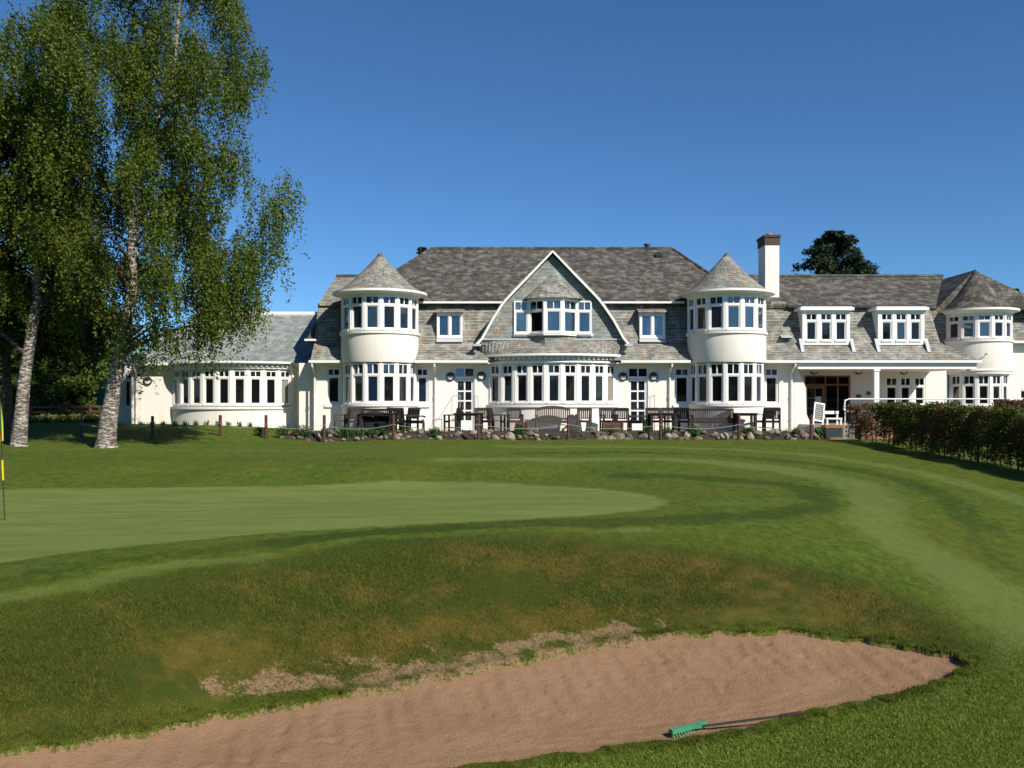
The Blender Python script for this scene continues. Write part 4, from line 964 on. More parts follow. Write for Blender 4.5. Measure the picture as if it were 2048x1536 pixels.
# --- downpipes with hoppers
def downpipe(px, D, ztop=2.83, off=.2):
    x = PX(px, D); yp = D - .07
    mb = MB(); mb.tube([(x, ye + .06 if D < 38 else D - .35, ztop), (x, ye + .08 if D < 38 else D - .33, ztop - .12), (x, yp, ztop - .42), (x, yp, -.1)], .045, 8)
    for zz_ in (.5, 1.4, 2.3): mb.lathe([(.045, zz_), (.062, zz_), (.062, zz_ + .07), (.045, zz_ + .07)], (x, yp), 10)
    mb.build('downpipe', M['render'], house, True)
for p, D in ((630, 37.5), (871, 37.5), (1339, 37.5), (1582, 37.5), (274, 39.0), (586, 39.0)): downpipe(p, D)
# --- round bulkhead lamps
def lamp(px, py, D, r=.185):
    x, z = PX(px, D), PZ(py, D); y = D
    a = MB(); a.x = Matrix.Translation((x, y, z)) @ Matrix.Rotation(R(90), 4, 'X')
    a.lathe([(r * .76, .0), (r, .0), (r, .05), (r * .9, .075), (r * .76, .075)], (0, 0), 24, closed=True); a.lathe([(.0, .125), (r * .8, .12), (r * .8, .105), (.0, .11)], (0, 0), 16, 105, 255, closed=True)
    o = a.build('wall_lamp', M['darkmetal'], house)
    b = MB(); b.x = a.x; b.lathe([(r * .76, .03), (r * .70, .085), (r * .4, .1), (.0, .104)], (0, 0), 20); b.build('lamp_glass', M['lampglass'], o, True)
for p, q, D in ((901, 753, YW), (963, 752, YW), (1246, 753, YW), (1307, 753, YW), (296, 762, YL), (1628, 741, YB), (1717, 741, YB), (1807, 741, YB)): lamp(p, q, D)

# ------------------------------------------------------------------ trees
def crown_clumps(poly, D, depth, n, holes=(), mind=.26, flat=.8, trunk=None):
    """spread clump centres through a crown whose outline is known from its bearing and height, with real depth"""
    W = [(PX(a, D), PZ(b, D)) for a, b in poly]; H = [(PX(a, D), PZ(b, D), r / FPX * D) for a, b, r in holes]
    xs = [p[0] for p in W]; zs = [p[1] for p in W]; out = []; tries = 0; boughs = []
    ex = np.array(W)
    while len(out) < n and tries < n * 60:
        tries += 1
        if boughs and len(boughs) > n / 7 and random.random() < .93:      # gather round an existing bough
            b_ = random.choice(boughs); x, z = b_[0] + random.gauss(0, .36), b_[2] + random.gauss(-.05, .36); yb = b_[1] + random.gauss(0, .34)
        else: x, z = random.uniform(min(xs), max(xs)), random.uniform(min(zs), max(zs)); yb = None
        if not inside(np.array([[x, z]]), W)[0]: continue
        e = float(segdist(np.array([[x, z]]), W, True)[0]); dmax = depth * min(1, math.sqrt(max(e, .02) / 1.8))
        y = D + random.uniform(-1, 1) * dmax if yb is None else yb
        if yb is None and any((x - p[0]) ** 2 + (y - p[1]) ** 2 + (z - p[2]) ** 2 < 1.0 for p in boughs): continue
        if any(math.hypot(x - a, z - b) < r * (.85 + .3 * random.random()) for a, b, r in H): continue
        if trunk is not None and abs(x - np.interp(z, trunk[0], trunk[1])) < .5 and y < D + .3 and random.random() < (.7 if z < 6.5 else .25): continue
        dd = (39 - y) / .743; xs_h, zs_h = x - .669 * dd, z - .81 * dd
        if -16.9 < xs_h < -7.6 and -1 < zs_h < 4.2: continue
        if any((x - p[0]) ** 2 + (y - p[1]) ** 2 + ((z - p[2]) * flat) ** 2 < mind ** 2 for p in out): continue
        out.append((x, y, z))
        if yb is None: boughs.append((x, y, z))
    return out
def strands(C, nst, nleaf, rad, lmin, lmax, size, sway=.12, vs=.55):
    """hanging twigs strung with leaves around every clump centre"""
    pts = []
    for c in C:
        k = int(nst * random.uniform(.45, 1.3)); th = rng.uniform(0, 2 * np.pi, k); rr = rad * np.sqrt(rng.random(k)); sc = random.uniform(.75, 1.25)
        s = np.stack([c[0] + rr * np.cos(th) * sc, c[1] + rr * np.sin(th) * sc, c[2] + rng.normal(0, vs * .5, k) - .25 * (rr / rad) ** 2], 1)
        L = rng.uniform(lmin, lmax, k) * random.uniform(.7, 1.3); ox = np.cos(th) * rng.uniform(0, sway * 3, k); oy = np.sin(th) * rng.uniform(0, sway * 3, k)
        t = rng.random((k, nleaf)) ** .85
        p = s[:, None, :] + np.stack([ox[:, None] * t, oy[:, None] * t, -L[:, None] * t ** 1.15], 2) + rng.normal(0, .05, (k, nleaf, 3))
        pts.append(p.reshape(-1, 3))
    return np.concatenate(pts)
def limb_tree(mb, trunk, trad, C, every=1, r0=.035, mi=0, sag=.3, n=5):
    """join clump centres to the trunk by curving limbs; limbs fork from limbs already there"""
    T = np.array(trunk, float); nodes = []
    for i in range(len(T) - 1):
        for k in range(6):
            t = k / 6; nodes.append((*(T[i] * (1 - t) + T[i + 1] * t), trad[i] * (1 - t) + trad[i + 1] * t))
    N0 = [n_ for n_ in nodes if n_[2] > trunk[0][2] + (trunk[-1][2] - trunk[0][2]) * .17]
    order = sorted(C[::every], key=lambda c: math.hypot(c[0] - np.interp(c[2], T[:, 2], T[:, 0]), c[1] - np.interp(c[2], T[:, 2], T[:, 1])))
    for c in order:
        best = None; bd = 1e9
        for q in N0:
            if q[2] > c[2] - .15: continue
            d = math.dist(c, q[:3]) + .6 * max(0, (q[2] - c[2] + 1.0)) - q[3] * 4
            h = math.hypot(c[0] - q[0], c[1] - q[1]); d += .25 * max(0, h - 1.4 * (c[2] - q[2]))
            if d < bd: bd = d; best = q
        if best is None: continue
        a = Vector(best[:3]); b = Vector(c); m = a.lerp(b, .5) + Vector((random.uniform(-.15, .15), random.uniform(-.15, .15), .1 * (b - a).length)); L = (b - a).length
        r = min(best[3] * .62, r0 + .012 * L); pth = [a, a.lerp(m, .5) + Vector((0, 0, .02 * L)), m, m.lerp(b, .55) + Vector((0, 0, .05 * L)), b]
        rad = [r, r * .85, r * .7, r * .5, .008]
        mb.tube(pth, rad, n, mi, False)
        for p, q in zip(pth[1:], rad[1:]): N0.append((*p, q))
def birch(name, label, trunk_px, trad, D, poly, depth, ncl, holes, leafmat_, strand, group, bark='birch', extra=(), limbs=1):
    T = [(PX(a, D), D + dy, PZ(b, D)) for a, b, dy in trunk_px]; T[0] = (T[0][0], T[0][1], min(T[0][2], hz(T[0][0], T[0][1]) - .05))
    root = empty(name, (T[0][0], T[0][1], hz(T[0][0], T[0][1])), label, 'tree', group)
    C = crown_clumps(poly, D, depth, ncl, holes, trunk=(np.array([p[2] for p in T]), np.array([p[0] for p in T]))) + [(PX(a, D), D + dy, PZ(b, D)) for a, b, dy in extra]
    mb = MB(); rr = list(trad)
    mb.tube(T, rr, 12, 0)
    b0 = Vector(T[0])
    mb.tube([b0 - Vector((0, 0, .1)), b0 + Vector((0, 0, .06)), b0 + Vector((0, 0, .3))], [rr[0] * 1.28, rr[0] * 1.14, rr[0] * .9], 14, 0, False)
    mb.build('trunk', M[bark], root, True)
    mb = MB(); limb_tree(mb, T, rr, C, limbs); mb.build('branches', M['bark' if bark != 'birch' else 'twig'], root, True)
    P = strands(C, *strand); V, Fq = leaves(P, strand[5], .62, .5); qmesh('crown', V, Fq, leafmat_, root)
    return root
M['twig'] = barkm('birch_twigs', (.20, .16, .13), (.045, .032, .025), .56)

D1 = 30.0
poly1 = [(70, 70), (130, -70), (230, -190), (350, -230), (440, -120), (485, -10), (512, 60), (500, 95), (518, 130), (505, 190), (520, 250), (545, 300), (570, 335), (575, 370), (560, 420), (562, 470), (535, 500), (520, 530), (505, 590), (470, 625), (420, 640), (395, 610), (330, 570), (300, 600), (280, 560), (230, 540), (200, 545), (150, 500), (120, 480), (60, 470), (40, 380), (30, 250), (90, 200)]
holes1 = [(352, 135, 30), (385, 118, 22), (68, 300, 24), (225, 450, 26), (205, 475, 18), (290, 80, 14), (335, 250, 16), (360, 320, 20), (395, 335, 20), (175, 165, 16), (270, 490, 14), (215, 255, 14), (440, 140, 14), (350, 470, 18), (455, 440, 20), (420, 350, 16)]
tr1 = [(212, 889, 0), (216, 850, 0), (226, 780, .02), (240, 700, .05), (252, 640, .1), (262, 580, .1), (263, 500, .05), (266, 430, 0), (285, 340, -.1), (318, 240, -.1), (345, 150, 0), (352, 60, .1), (362, -40, .1), (370, -140, 0)]
ra1 = [.33, .29, .235, .205, .185, .17, .15, .135, .12, .105, .085, .065, .045, .02]
ex1 = [(430, 640, -.8), (405, 655, .4), (455, 625, .2), (480, 600, -.3), (500, 585, .6), (420, 600, 1.2), (510, 575, -.5), (380, 625, .5), (340, 610, -.9), (310, 655, -.5), (285, 620, -.9), (255, 640, -1.1), (240, 600, -.9), (275, 665, -.6), (300, 640, .6), (330, 640, .2), (360, 640, -1.0), (350, 660, .2), (285, 690, .5), (250, 670, .8), (548, 480, .4), (565, 400, -.4), (578, 372, .3), (572, 350, 0), (505, 110, 0), (515, 95, .3)]
t1 = birch('birch_tree', 'tall weeping birch with leaning white trunk in front of the left wing', tr1, ra1, D1, poly1, 2.9, 600, holes1, M['leaf_birch'], (20, 20, .33, .4, 1.6, .048), 'birch trees on the lawn', extra=ex1)
poly2 = [(-420, 260), (-300, 60), (-160, 0), (-40, 25), (40, 70), (75, 130), (110, 210), (150, 330), (195, 470), (190, 545), (150, 600), (90, 600), (40, 570), (-40, 580), (-160, 620), (-330, 600), (-430, 450)]
tr2 = [(38, 887, 0), (42, 840, 0), (48, 760, .02), (58, 690, .05), (70, 610, .05), (76, 540, 0), (72, 450, 0), (58, 360, .1), (30, 280, 0), (-10, 190, 0), (-50, 100, 0), (-70, 30, 0)]
ra2 = [.26, .225, .20, .18, .165, .15, .135, .12, .10, .08, .05, .02]
t2 = birch('birch_tree', 'white barked birch with straight trunk at the left edge behind the flag', tr2, ra2, 30.6, poly2, 2.7, 480, [(60, 295, 26), (75, 270, 16), (105, 150, 16), (20, 75, 12)], M['leaf_birch2'], (23, 18, .38, .4, 1.3, .051), 'birch trees on the lawn')
tr3 = [(14, 880, 0), (14, 800, 0), (12, 700, 0), (18, 600, 0), (25, 500, 0), (30, 400, 0), (20, 300, 0)]
t3 = birch('leafy_tree', 'dark slim trunked tree close behind the birch at the left edge', tr3, [.2, .17, .15, .13, .11, .08, .03], 33, [(-200, 330), (-80, 230), (60, 250), (130, 350), (190, 480), (220, 600), (170, 680), (60, 690), (-60, 680), (-220, 600)], 2.6, 240, [(200, 640, 10)], M['leaf_wood'], (20, 12, .8, .3, 1.0, .085), None, bark='bark')

# dense trees and shrubs behind the left end of the lawn
def bushy(name, label, px, ytop, D, wpx, ybase, mat, group, nleaf=9000, size=.1, lobes=16, squat=1., cat='tree', trunk=True, zb=None):
    x = PX(px, D); z0 = hz(x, D) if zb is None else zb; zt = PZ(ytop, D); wd = wpx / FPX * D / 2; H = zt - z0
    root = empty(name, (x, D, z0), label, cat, group); pts = []; cen = []
    for i in range(lobes):
        h = random.uniform(.12, .95); prof = math.sqrt(max(.05, 1 - ((h - .42) / .6) ** 2)); a = random.uniform(0, 6.28); rr = wd * prof * math.sqrt(random.random()) * .78
        c = np.array([x + rr * math.cos(a), D + rr * math.sin(a) * .8, z0 + h * H]); r = wd * random.uniform(.26, .44); c[2] = min(c[2], zt - r * .7); c[2] = max(c[2], z0 + r * .5)
        k = nleaf // lobes; v = rng.normal(size=(k, 3)); v /= np.linalg.norm(v, axis=1)[:, None]; q = rng.random(k) ** .4
        lump = 1 + .25 * np.sin(v[:, 0] * 5 + i) * np.sin(v[:, 2] * 6 + 2 * i)
        pts.append(c + v * (r * q * lump)[:, None] * np.array([1, 1, .8])); cen.append(c)
    P = np.concatenate(pts); P = P[P[:, 2] > z0 + .03]
    V, Fq = leaves(P, size, .6); qmesh('crown', V, Fq, mat, root)
    mb = MB(); base = Vector((x, D, z0 - .1))
    if trunk:
        mb.tube([base, base + Vector((.05, 0, H * .3)), base + Vector((0, .05, H * .75))], [.04 * wd + .05, .03 * wd + .04, .02], 8)
    for c in cen[:9]:
        c = Vector(c); s = base + Vector((0, 0, H * (.25 if trunk else .02))); mb.tube([s, s.lerp(c, .5) + Vector((0, 0, .1)), c], [.05, .035, .012], 5, 0, False)
    mb.build('trunk' if trunk else 'stems', M['bark'], root, True)
    return root
W_ = 'woodland trees behind the left wing'
for (nm, lb, px, yt, D, wpx, m_, nl, sz) in (
    ('woodland_tree', 'dark broad woodland tree behind the two birch trunks', 130, 540, 52, 230, 'leaf_wood', 15000, .14),
    ('woodland_tree', 'dark woodland tree filling the left edge behind the birches', -20, 500, 50, 240, 'leaf_wood', 14000, .14),
    ('woodland_tree', 'dark woodland tree just left of the clubhouse left wing', 215, 605, 56, 190, 'leaf_wood', 12000, .14),
    ('woodland_tree', 'darkest woodland tree between the birch trunks, farther back', 70, 470, 60, 220, 'leaf_dark', 13000, .15)):
    bushy(nm, lb, px, yt, D, wpx, 845, M[m_], W_, nl, sz, 22)
S_ = 'shrubs in front of the woodland'
for (lb, px, yt, D, wpx, nl) in (
    ('rounded green shrub left of the closed parasol', 175, 700, 46, 110, 9000), ('broad green shrub between the two birch trunks', 110, 715, 45, 120, 9000),
    ('green shrub right behind the white trunk at the left edge', 20, 690, 46.5, 130, 9000), ('pale green shrub close to the end of the left wing', 225, 735, 47, 80, 6000)):
    bushy('round_shrub', lb, px, yt, D, wpx, 840, M['leaf_shrub'], S_, nl, .085, 16, cat='shrub', trunk=False)

def conifer(name, label, px, ytop, D, wpx, mat, nwh=16, nl=9000, size=.16, zb=0, group=None, crown0=.25, ragged=.35):
    x = PX(px, D); zt = PZ(ytop, D); wd = wpx / FPX * D / 2; root = empty(name, (x, D, zb), label, 'tree', group)
    mb = MB(); mb.tube([(x, D, zb - .1), (x + .1, D, zb + (zt - zb) * .6), (x, D, zt - .1)], [.3, .18, .02], 8); pts = []
    for i in range(nwh):
        h = crown0 + (1 - crown0) * (i + .5) / nwh; z = zb + (zt - zb) * h; r = wd * min(1, (1 - h) ** .6 * 1.35 + .05); nb = 7
        for k in range(nb):
            a = random.uniform(0, 6.28); L = r * random.uniform(1 - ragged, 1.08); s = Vector((x, D, z)); e = s + Vector((math.cos(a) * L, math.sin(a) * L, L * random.uniform(-.1, .3)))
            mb.tube([s, s.lerp(e, .5) + Vector((0, 0, .08 * L)), e], [.05, .035, .01], 4, 0, False)
            m = max(6, nl // (nwh * nb)); t = .2 + .8 * rng.random(m) ** .7; q = np.array(s)[None] * (1 - t[:, None]) + np.array(e)[None] * t[:, None]
            q += rng.normal(0, 1, (m, 3)) * (np.array([.16, .16, .12]) * (L * .55 + .25) * (1.15 - t[:, None] * .6)); q[:, 2] += .05 * L
            pts.append(q)
    mb.build('trunk', M['bark'], root, True)
    V, Fq = leaves(np.concatenate(pts), size, .35); qmesh('crown', V, Fq, mat, root); return root
B_ = 'conifers rising behind the roofs'
conifer('conifer_tree', 'large dark conifer rising behind the right roof beside the chimney', 1672, 466, 72, 265, M['leaf_dark'], 26, 60000, .15, 0, B_, .3, .3)
conifer('conifer_tree', 'tip of a conifer showing left of the high main roof ridge', 846, 494, 70, 110, M['leaf_dark'], 26, 16000, .14, 0, B_)
conifer('conifer_tree', 'small dark conifer tip just right of the third turret roof', 1962, 553, 80, 110, M['leaf_dark'], 24, 14000, .15, 0, B_)
conifer('conifer_tree', 'small dark conifer tip at the far right edge', 2030, 577, 84, 80, M['leaf_dark'], 24, 12000, .15, 0, B_)

# ------------------------------------------------------------------ terrace, rockery, furniture
tz = .05
mb = MB(); mb.box(-8.6, 11.9, 34.95, YW - .002, -.5, tz); o = mb.build('terrace', M['paving']); tag(o, kind='structure')
mb = MB(); mb.box(11.95, 20.2, 35.62, YB - .002, -.5, .30); o = mb.build('porch_terrace', M['paving']); tag(o, kind='structure')
# soil bank of the rockery
nx, ny = 260, 14; xs_ = np.linspace(-9.3, 11.9, nx); V = []
for j in range(ny):
    t = j / (ny - 1); y = 34.02 + t * 1.0
    for x in xs_:
        g = hz(x, 34.0) - .05; z = g + (tz + .03 - g) * ss(t, .0, .8) + .05 * mnoise.noise(Vector((x * 2.2, y * 3, 0))) * (1 if 0 < j < ny - 1 else 0) - (.1 if j == ny - 1 else 0)
        if x < -8.7: z = min(z, g + .03)
        V.append((x, y, z))
i0 = (np.arange(ny - 1)[:, None] * nx + np.arange(nx - 1)[None, :]).ravel()
o = qmesh('rockery_soil', V, np.stack([i0, i0 + 1, i0 + nx + 1, i0 + nx], 1), M['soil'], smooth=True); tag(o, kind='structure')
def soil_z(x, y):
    g = hz(x, 34.0) - .05; t = min(1, max(0, (y - 34.02))); return g + (tz + .03 - g) * float(ss(np.array([t]), .0, .8)[0])
# stones
def stone_mesh(seed):
    me = bpy.data.meshes.new('rock'); import bmesh
    bm = bmesh.new(); bmesh.ops.create_icosphere(bm, subdivisions=3, radius=1)
    for v in bm.verts:
        p = v.co.copy(); k = 1 + .28 * mnoise.noise(p * 1.3 + Vector((seed * 3.1, 0, 0))) + .10 * mnoise.noise(p * 3.4 + Vector((0, seed, 0)))
        v.co = p * k
        for d in ((.6, .4, .7), (-.7, .3, .6), (.1, -.9, .4), (.3, .2, -.9)):
            d = Vector(d).normalized(); e = v.co.dot(d) - .72
            if e > 0: v.co -= d * e * .8
    bm.to_mesh(me); bm.free(); me.materials.append(M['stone']); return me
SM = [stone_mesh(i) for i in range(7)]
nst = 0
def put_stone(x, y, sx, sz_, dz=0):
    global nst
    o = bpy.data.objects.new('rock', random.choice(SM)); COL.objects.link(o); nst += 1
    o.location = (x, y, soil_z(x, y) + sz_ * .3 + dz); o.scale = (sx, sx * random.uniform(.6, .9), sz_); o.rotation_euler = (random.uniform(-.2, .2), random.uniform(-.25, .25), random.uniform(0, 6.28))
    tag(o, 'rough grey and brown stone in the low rockery along the front of the terrace', 'rock', 'stones of the rockery')
for i in range(78):                                 # larger, crowded on the right half
    x = PX(random.choice([random.uniform(1190, 1260), random.uniform(1260, 1640), random.uniform(1330, 1640)]), 34.4); y = random.uniform(34.1, 34.75); s = random.uniform(.08, .20); put_stone(x, y, s, s * random.uniform(.5, .85))
for i in range(78):
    x = PX(random.uniform(655, 1075), 34.4); y = random.uniform(34.08, 34.8); s = random.uniform(.06, .17); put_stone(x, y, s, s * random.uniform(.5, .8))
for i in range(20):
    x = PX(random.uniform(560, 660), 34.4); y = random.uniform(34.15, 34.7); s = random.uniform(.07, .15); put_stone(x, y, s, s * .6)
for px in (1020, 1232, 1290, 1445, 1500): put_stone(PX(px, 34.35), 34.3, .24, .19)
for i in range(10): put_stone(PX(random.uniform(1085, 1190), 34.3), random.uniform(34.1, 34.5), random.uniform(.05, .11), .05)
# low creeping plants between the stones
n = 5200; gx_ = rng.uniform(PX(520, 34.4), PX(1650, 34.4), n); gy_ = rng.uniform(34.05, 34.85, n)
ck = np.array([mnoise.fractal(Vector((a * 1.1, b * 1.5, 11)), 1, 2, 3) for a, b in zip(gx_, gy_)]); gx_, gy_ = gx_[ck > .12], gy_[ck > .12]
P = np.stack([gx_, gy_, np.array([soil_z(a, b) for a, b in zip(gx_, gy_)]) + rng.uniform(.0, .12, len(gx_))], 1); V, Fq = leaves(P, .035, .6)
o = qmesh('ground_cover', V, Fq, M['leaf_plant']); tag(o, 'low creeping green plants between the stones of the rockery', 'ground cover', kind='stuff')
# plants
def plant(label, px, D, h, wd, n, mat='leaf_plant', blade=True, group='plants in the rockery', z=None, name='border_plant'):
    x = PX(px, D); z0 = (soil_z(x, D) if z is None else z); root = empty(name, (x, D, z0), label, 'plant', group)
    if blade:
        V = []; F_ = []
        for i in range(n):
            a = random.uniform(0, 6.28); b = Vector((x + random.gauss(0, wd * .28), D + random.gauss(0, .08), z0)); hh = h * random.uniform(.55, 1.1); lean = random.uniform(.1, .55) * hh; u = Vector((-math.sin(a), math.cos(a), 0)) * .014
            m = b + Vector((math.cos(a) * lean * .35, math.sin(a) * lean * .35, hh * .65)); e = b + Vector((math.cos(a) * lean, math.sin(a) * lean, hh)); k = len(V)
            V += [b - u, b + u, m + u, m - u, e]; F_ += [(k, k + 1, k + 2, k + 3), (k + 3, k + 2, k + 4)]
        m_ = MB(); m_.add(V, F_); m_.build('foliage', M[mat], root)
    else:
        v = rng.normal(size=(n, 3)); v /= np.linalg.norm(v, axis=1)[:, None]; P = np.array([x, D, z0 + h * .45]) + v * (rng.random(n) ** .4)[:, None] * np.array([wd * .5, wd * .35, h * .55]); P = P[P[:, 2] > z0]
        V, Fq = leaves(P, .035, .6); qmesh('foliage', V, Fq, M[mat], root)
    mb = MB()
    for i in range(6): a = random.uniform(0, 6.28); mb.tube([(x, D, z0 - .03), (x + math.cos(a) * wd * .15, D + math.sin(a) * .05, z0 + h * .5)], [.008, .004], 4)
    mb.build('stems', M['leaf_plant'], root)
for lb, px, h, wd, n, bl in (
    ('tall strap leaved green plant in front of the leftmost terrace chair', 690, .42, .55, 120, True), ('strap leaved green plant left of the second long table end', 720, .40, .45, 90, True),
    ('low dark green cushion plant behind the post in front of the left turret', 745, .30, .55, 500, False), ('small green plant right of the post below the left turret', 770, .26, .4, 260, False),
    ('upright pale green plant beside the left door handrail foot', 872, .36, .28, 90, True), ('leafy green plant between the round stone and the curved bench', 1038, .48, .42, 700, False),
    ('spreading green plant in front of the brown planter box', 1222, .34, .7, 620, False), ('bushy green plant in front of the right door', 1293, .42, .32, 420, False),
    ('green plant close right of the post in front of the right downpipe', 1335, .34, .42, 420, False), ('large leafy green plant with a white flower below the right turret', 1385, .40, .6, 700, False),
    ('spiky green plant below the small square table on the right', 1497, .38, .32, 110, True), ('green plant at the foot of the white buttress', 1592, .30, .35, 260, False),
    ('green plant under the leaning sign board', 1640, .38, .5, 420, False), ('leafy grey green plant at the left end of the rockery', 565, .40, .6, 420, False),
    ('broad grey green plant at the corner of the left wing', 605, .42, .8, 700, False), ('grey green plant left of the white corner downpipe', 650, .34, .4, 320, False), ('dark green plant near the left end post', 520, .32, .5, 300, False)):
    plant(lb, px, 34.45, h, wd, n, 'leaf_plant', bl)
for i, px in enumerate(range(282, 505, 22)):
    D = 37.35; plant('small green bedding plant in the row along the foot of the left wing', px, D, .24, .2, 26, 'leaf_plant', True, 'bedding plants along the left wing', hz(PX(px, D), D), 'bedding_plant')

# furniture: one armchair, one table, one bench, then copies
def armchair(mat, label, group):
    root = empty('garden_chair', (0, 0, 0), label, 'chair', group); m = M[mat]; b = lambda f, n: (f.build(n, m, root, local=True))
    for sx in (-1, 1):
        f = MB(); f.box(sx * .27 - .033, sx * .27 + .033, -.27, -.205, 0, .64); b(f, 'leg')
        f = MB(); f.bar((sx * .27, .22, 0), (sx * .27, .22, .46), .065, .065); f.bar((sx * .27, .22, .46), (sx * .27, .31, .93), .065, .06); b(f, 'leg')
        f = MB(); f.box(sx * .27 - .035, sx * .27 + .035, -.29, .25, .64, .68); b(f, 'armrest')
    f = MB(); f.box(-.245, .245, -.255, -.225, .36, .42); f.box(-.245, .245, .2, .23, .36, .42)
    for i in range(6): y = -.23 + i * .078; f.box(-.245, .245, y, y + .062, .421, .443)
    b(f, 'seat')
    f = MB(); f.bar((-.246, .295, .88), (.246, .295, .88), .05, .13); f.bar((-.246, .23, .52), (.246, .23, .52), .07, .04)
    for i in range(6): x = -.2 + i * .08; f.bar((x, .235, .54), (x, .288, .84), .056, .03)
    b(f, 'backrest')
    f = MB()
    for sx in (-1, 1): f.bar((sx * .27, -.21, .16), (sx * .27, .2, .16), .03, .03)
    b(f, 'stretcher')
    return root
def table(mat, label, L, wd, h=.74, group='dark wooden tables on the terrace'):
    root = empty('garden_table', (0, 0, 0), label, 'table', group); m = M[mat]; f = MB()
    for i in range(6): y = -wd / 2 + wd * i / 6; f.box(-L / 2, L / 2, y + .004, y + wd / 6 - .004, h - .04, h)
    f.box(-L / 2 + .05, L / 2 - .05, -wd / 2 + .05, wd / 2 - .05, h - .11, h - .041); f.build('table_top', m, root, local=True)
    for sx in (-1, 1):
        for sy in (-1, 1): g = MB(); x, y = sx * (L / 2 - .09), sy * (wd / 2 - .09); g.box(x - .045, x + .045, y - .045, y + .045, 0, h - .111); g.build('leg', m, root, local=True)
    return root
def bench(mat, label, L=1.4, curved=False, group='wooden benches on the terrace'):
    root = empty('garden_bench', (0, 0, 0), label, 'bench', group); m = M[mat]; h = L / 2
    for sx in (-1, 1):
        f = MB(); f.box(sx * h - .03, sx * h + .03, -.28, -.22, 0, .63); f.build('leg', m, root, local=True)
        f = MB(); f.bar((sx * h, .22, 0), (sx * h, .22, .45), .06, .06); f.bar((sx * h, .22, .45), (sx * h, .32, .9), .06, .05); f.build('leg', m, root, local=True)
        f = MB(); f.box(sx * h - .04, sx * h + .04, -.32, .26, .632, .662); f.build('armrest', m, root, local=True)
    f = MB(); f.box(-h + .03, h - .03, -.28, -.25, .34, .42)
    for i in range(6): y = -.24 + i * .078; f.box(-h + .03, h - .03, y, y + .06, .421, .445)
    f.build('seat', m, root, local=True)
    f = MB(); n = 16; k = int(L / .085)
    def top(x): return .86 + (.10 * (1 - (x / h) ** 2) if curved else 0)
    for i in range(n): a = -h + .03 + (L - .06) * i / n; c = -h + .03 + (L - .06) * (i + 1) / n; f.bar((a, .315, top(a)), (c, .315, top(c)), .05, .10 if not curved else .12)
    f.bar((-h + .03, .24, .5), (h - .03, .24, .5), .04, .08)
    for i in range(k): x = -h + .08 + (L - .16) * i / (k - 1); f.bar((x, .245, .525), (x, .31, top(x) - .035), .052, .03)
    f.build('backrest', m, root, local=True)
    if curved:                                    # bowed front apron
        f = MB()
        for i in range(n): a = -h + .03 + (L - .06) * i / n; c = -h + .03 + (L - .06) * (i + 1) / n; f.bar((a, -.285, .22 + .1 * (1 - (a / h) ** 2)), (c, -.285, .22 + .1 * (1 - (c / h) ** 2)), .05, .03)
        f.build('apron', m, root, local=True)
    return root
def recolour(o, mat):
    for c in kids(o):
        c.data = c.data.copy(); c.data.materials.clear(); c.data.materials.append(M[mat])
proto = {}
CH = [  # px, D, rot (0 = faces the viewer, 180 = its back to the viewer), material, label
    (683, 35.55, -75, 'teak_grey', 'grey weathered chair at the far left of the terrace, below the flat window'),
    (707, 35.2, -150, 'teak_dark', 'dark chair at the left end of the long table under the left turret'),
    (738, 35.75, 0, 'teak_dark', 'dark chair behind the long table, left one of the pair below the left turret windows'),
    (768, 35.75, 5, 'teak_dark', 'dark chair behind the middle of the long table below the left turret'),
    (797, 35.25, 170, 'teak_dark', 'taller standing dark chair at the right end of the long table by the left turret'),
    (818, 35.75, -35, 'teak_dark', 'dark chair tucked behind the black covered chair right of the left turret'),
    (905, 35.4, -105, 'teak_dark', 'dark chair seen side on, left of the table before the left door'),
    (968, 35.8, 20, 'teak_dark', 'dark chair behind the table just right of the left door'),
    (994, 35.4, 75, 'teak_dark', 'dark chair turned sideways between the left door and the bow window'),
    (1030, 35.6, 8, 'teak_dark', 'dark chair on its own above the leafy plant, left of the curved bench'),
    (1167, 35.7, -12, 'teak_grey', 'grey weathered chair standing right of the curved bench'),
    (1217, 35.75, 12, 'teak_dark', 'dark chair behind the brown planter box below the bow window'),
    (1243, 35.25, 170, 'teak_dark', 'dark chair with its back to the lawn, left of the right door'),
    (1308, 35.7, 0, 'teak_dark', 'dark chair behind the table just right of the right door'),
    (1340, 35.75, 5, 'teak_dark', 'dark chair in front of the right downpipe, behind the table'),
    (1368, 35.3, 150, 'teak_dark', 'low dark chair between the table and the slatted bench below the right turret'),
    (1528, 35.5, -60, 'teak_dark', 'dark chair right of the small square table at the right end of the terrace'),
    (1545, 35.2, 165, 'teak_dark', 'rightmost dark chair on the terrace, beside the white buttress')]
src = armchair('teak_dark', CH[1][4], 'garden chairs on the terrace')
for i, (px, D, rz, mt, lb) in enumerate(CH):
    o = src if i == 0 else copy_tree(src)
    o.location = (PX(px, D), D, tz); o.rotation_euler = (0, 0, R(rz)); o['label'] = lb
    if mt != 'teak_dark': recolour(o, mt) if i else None
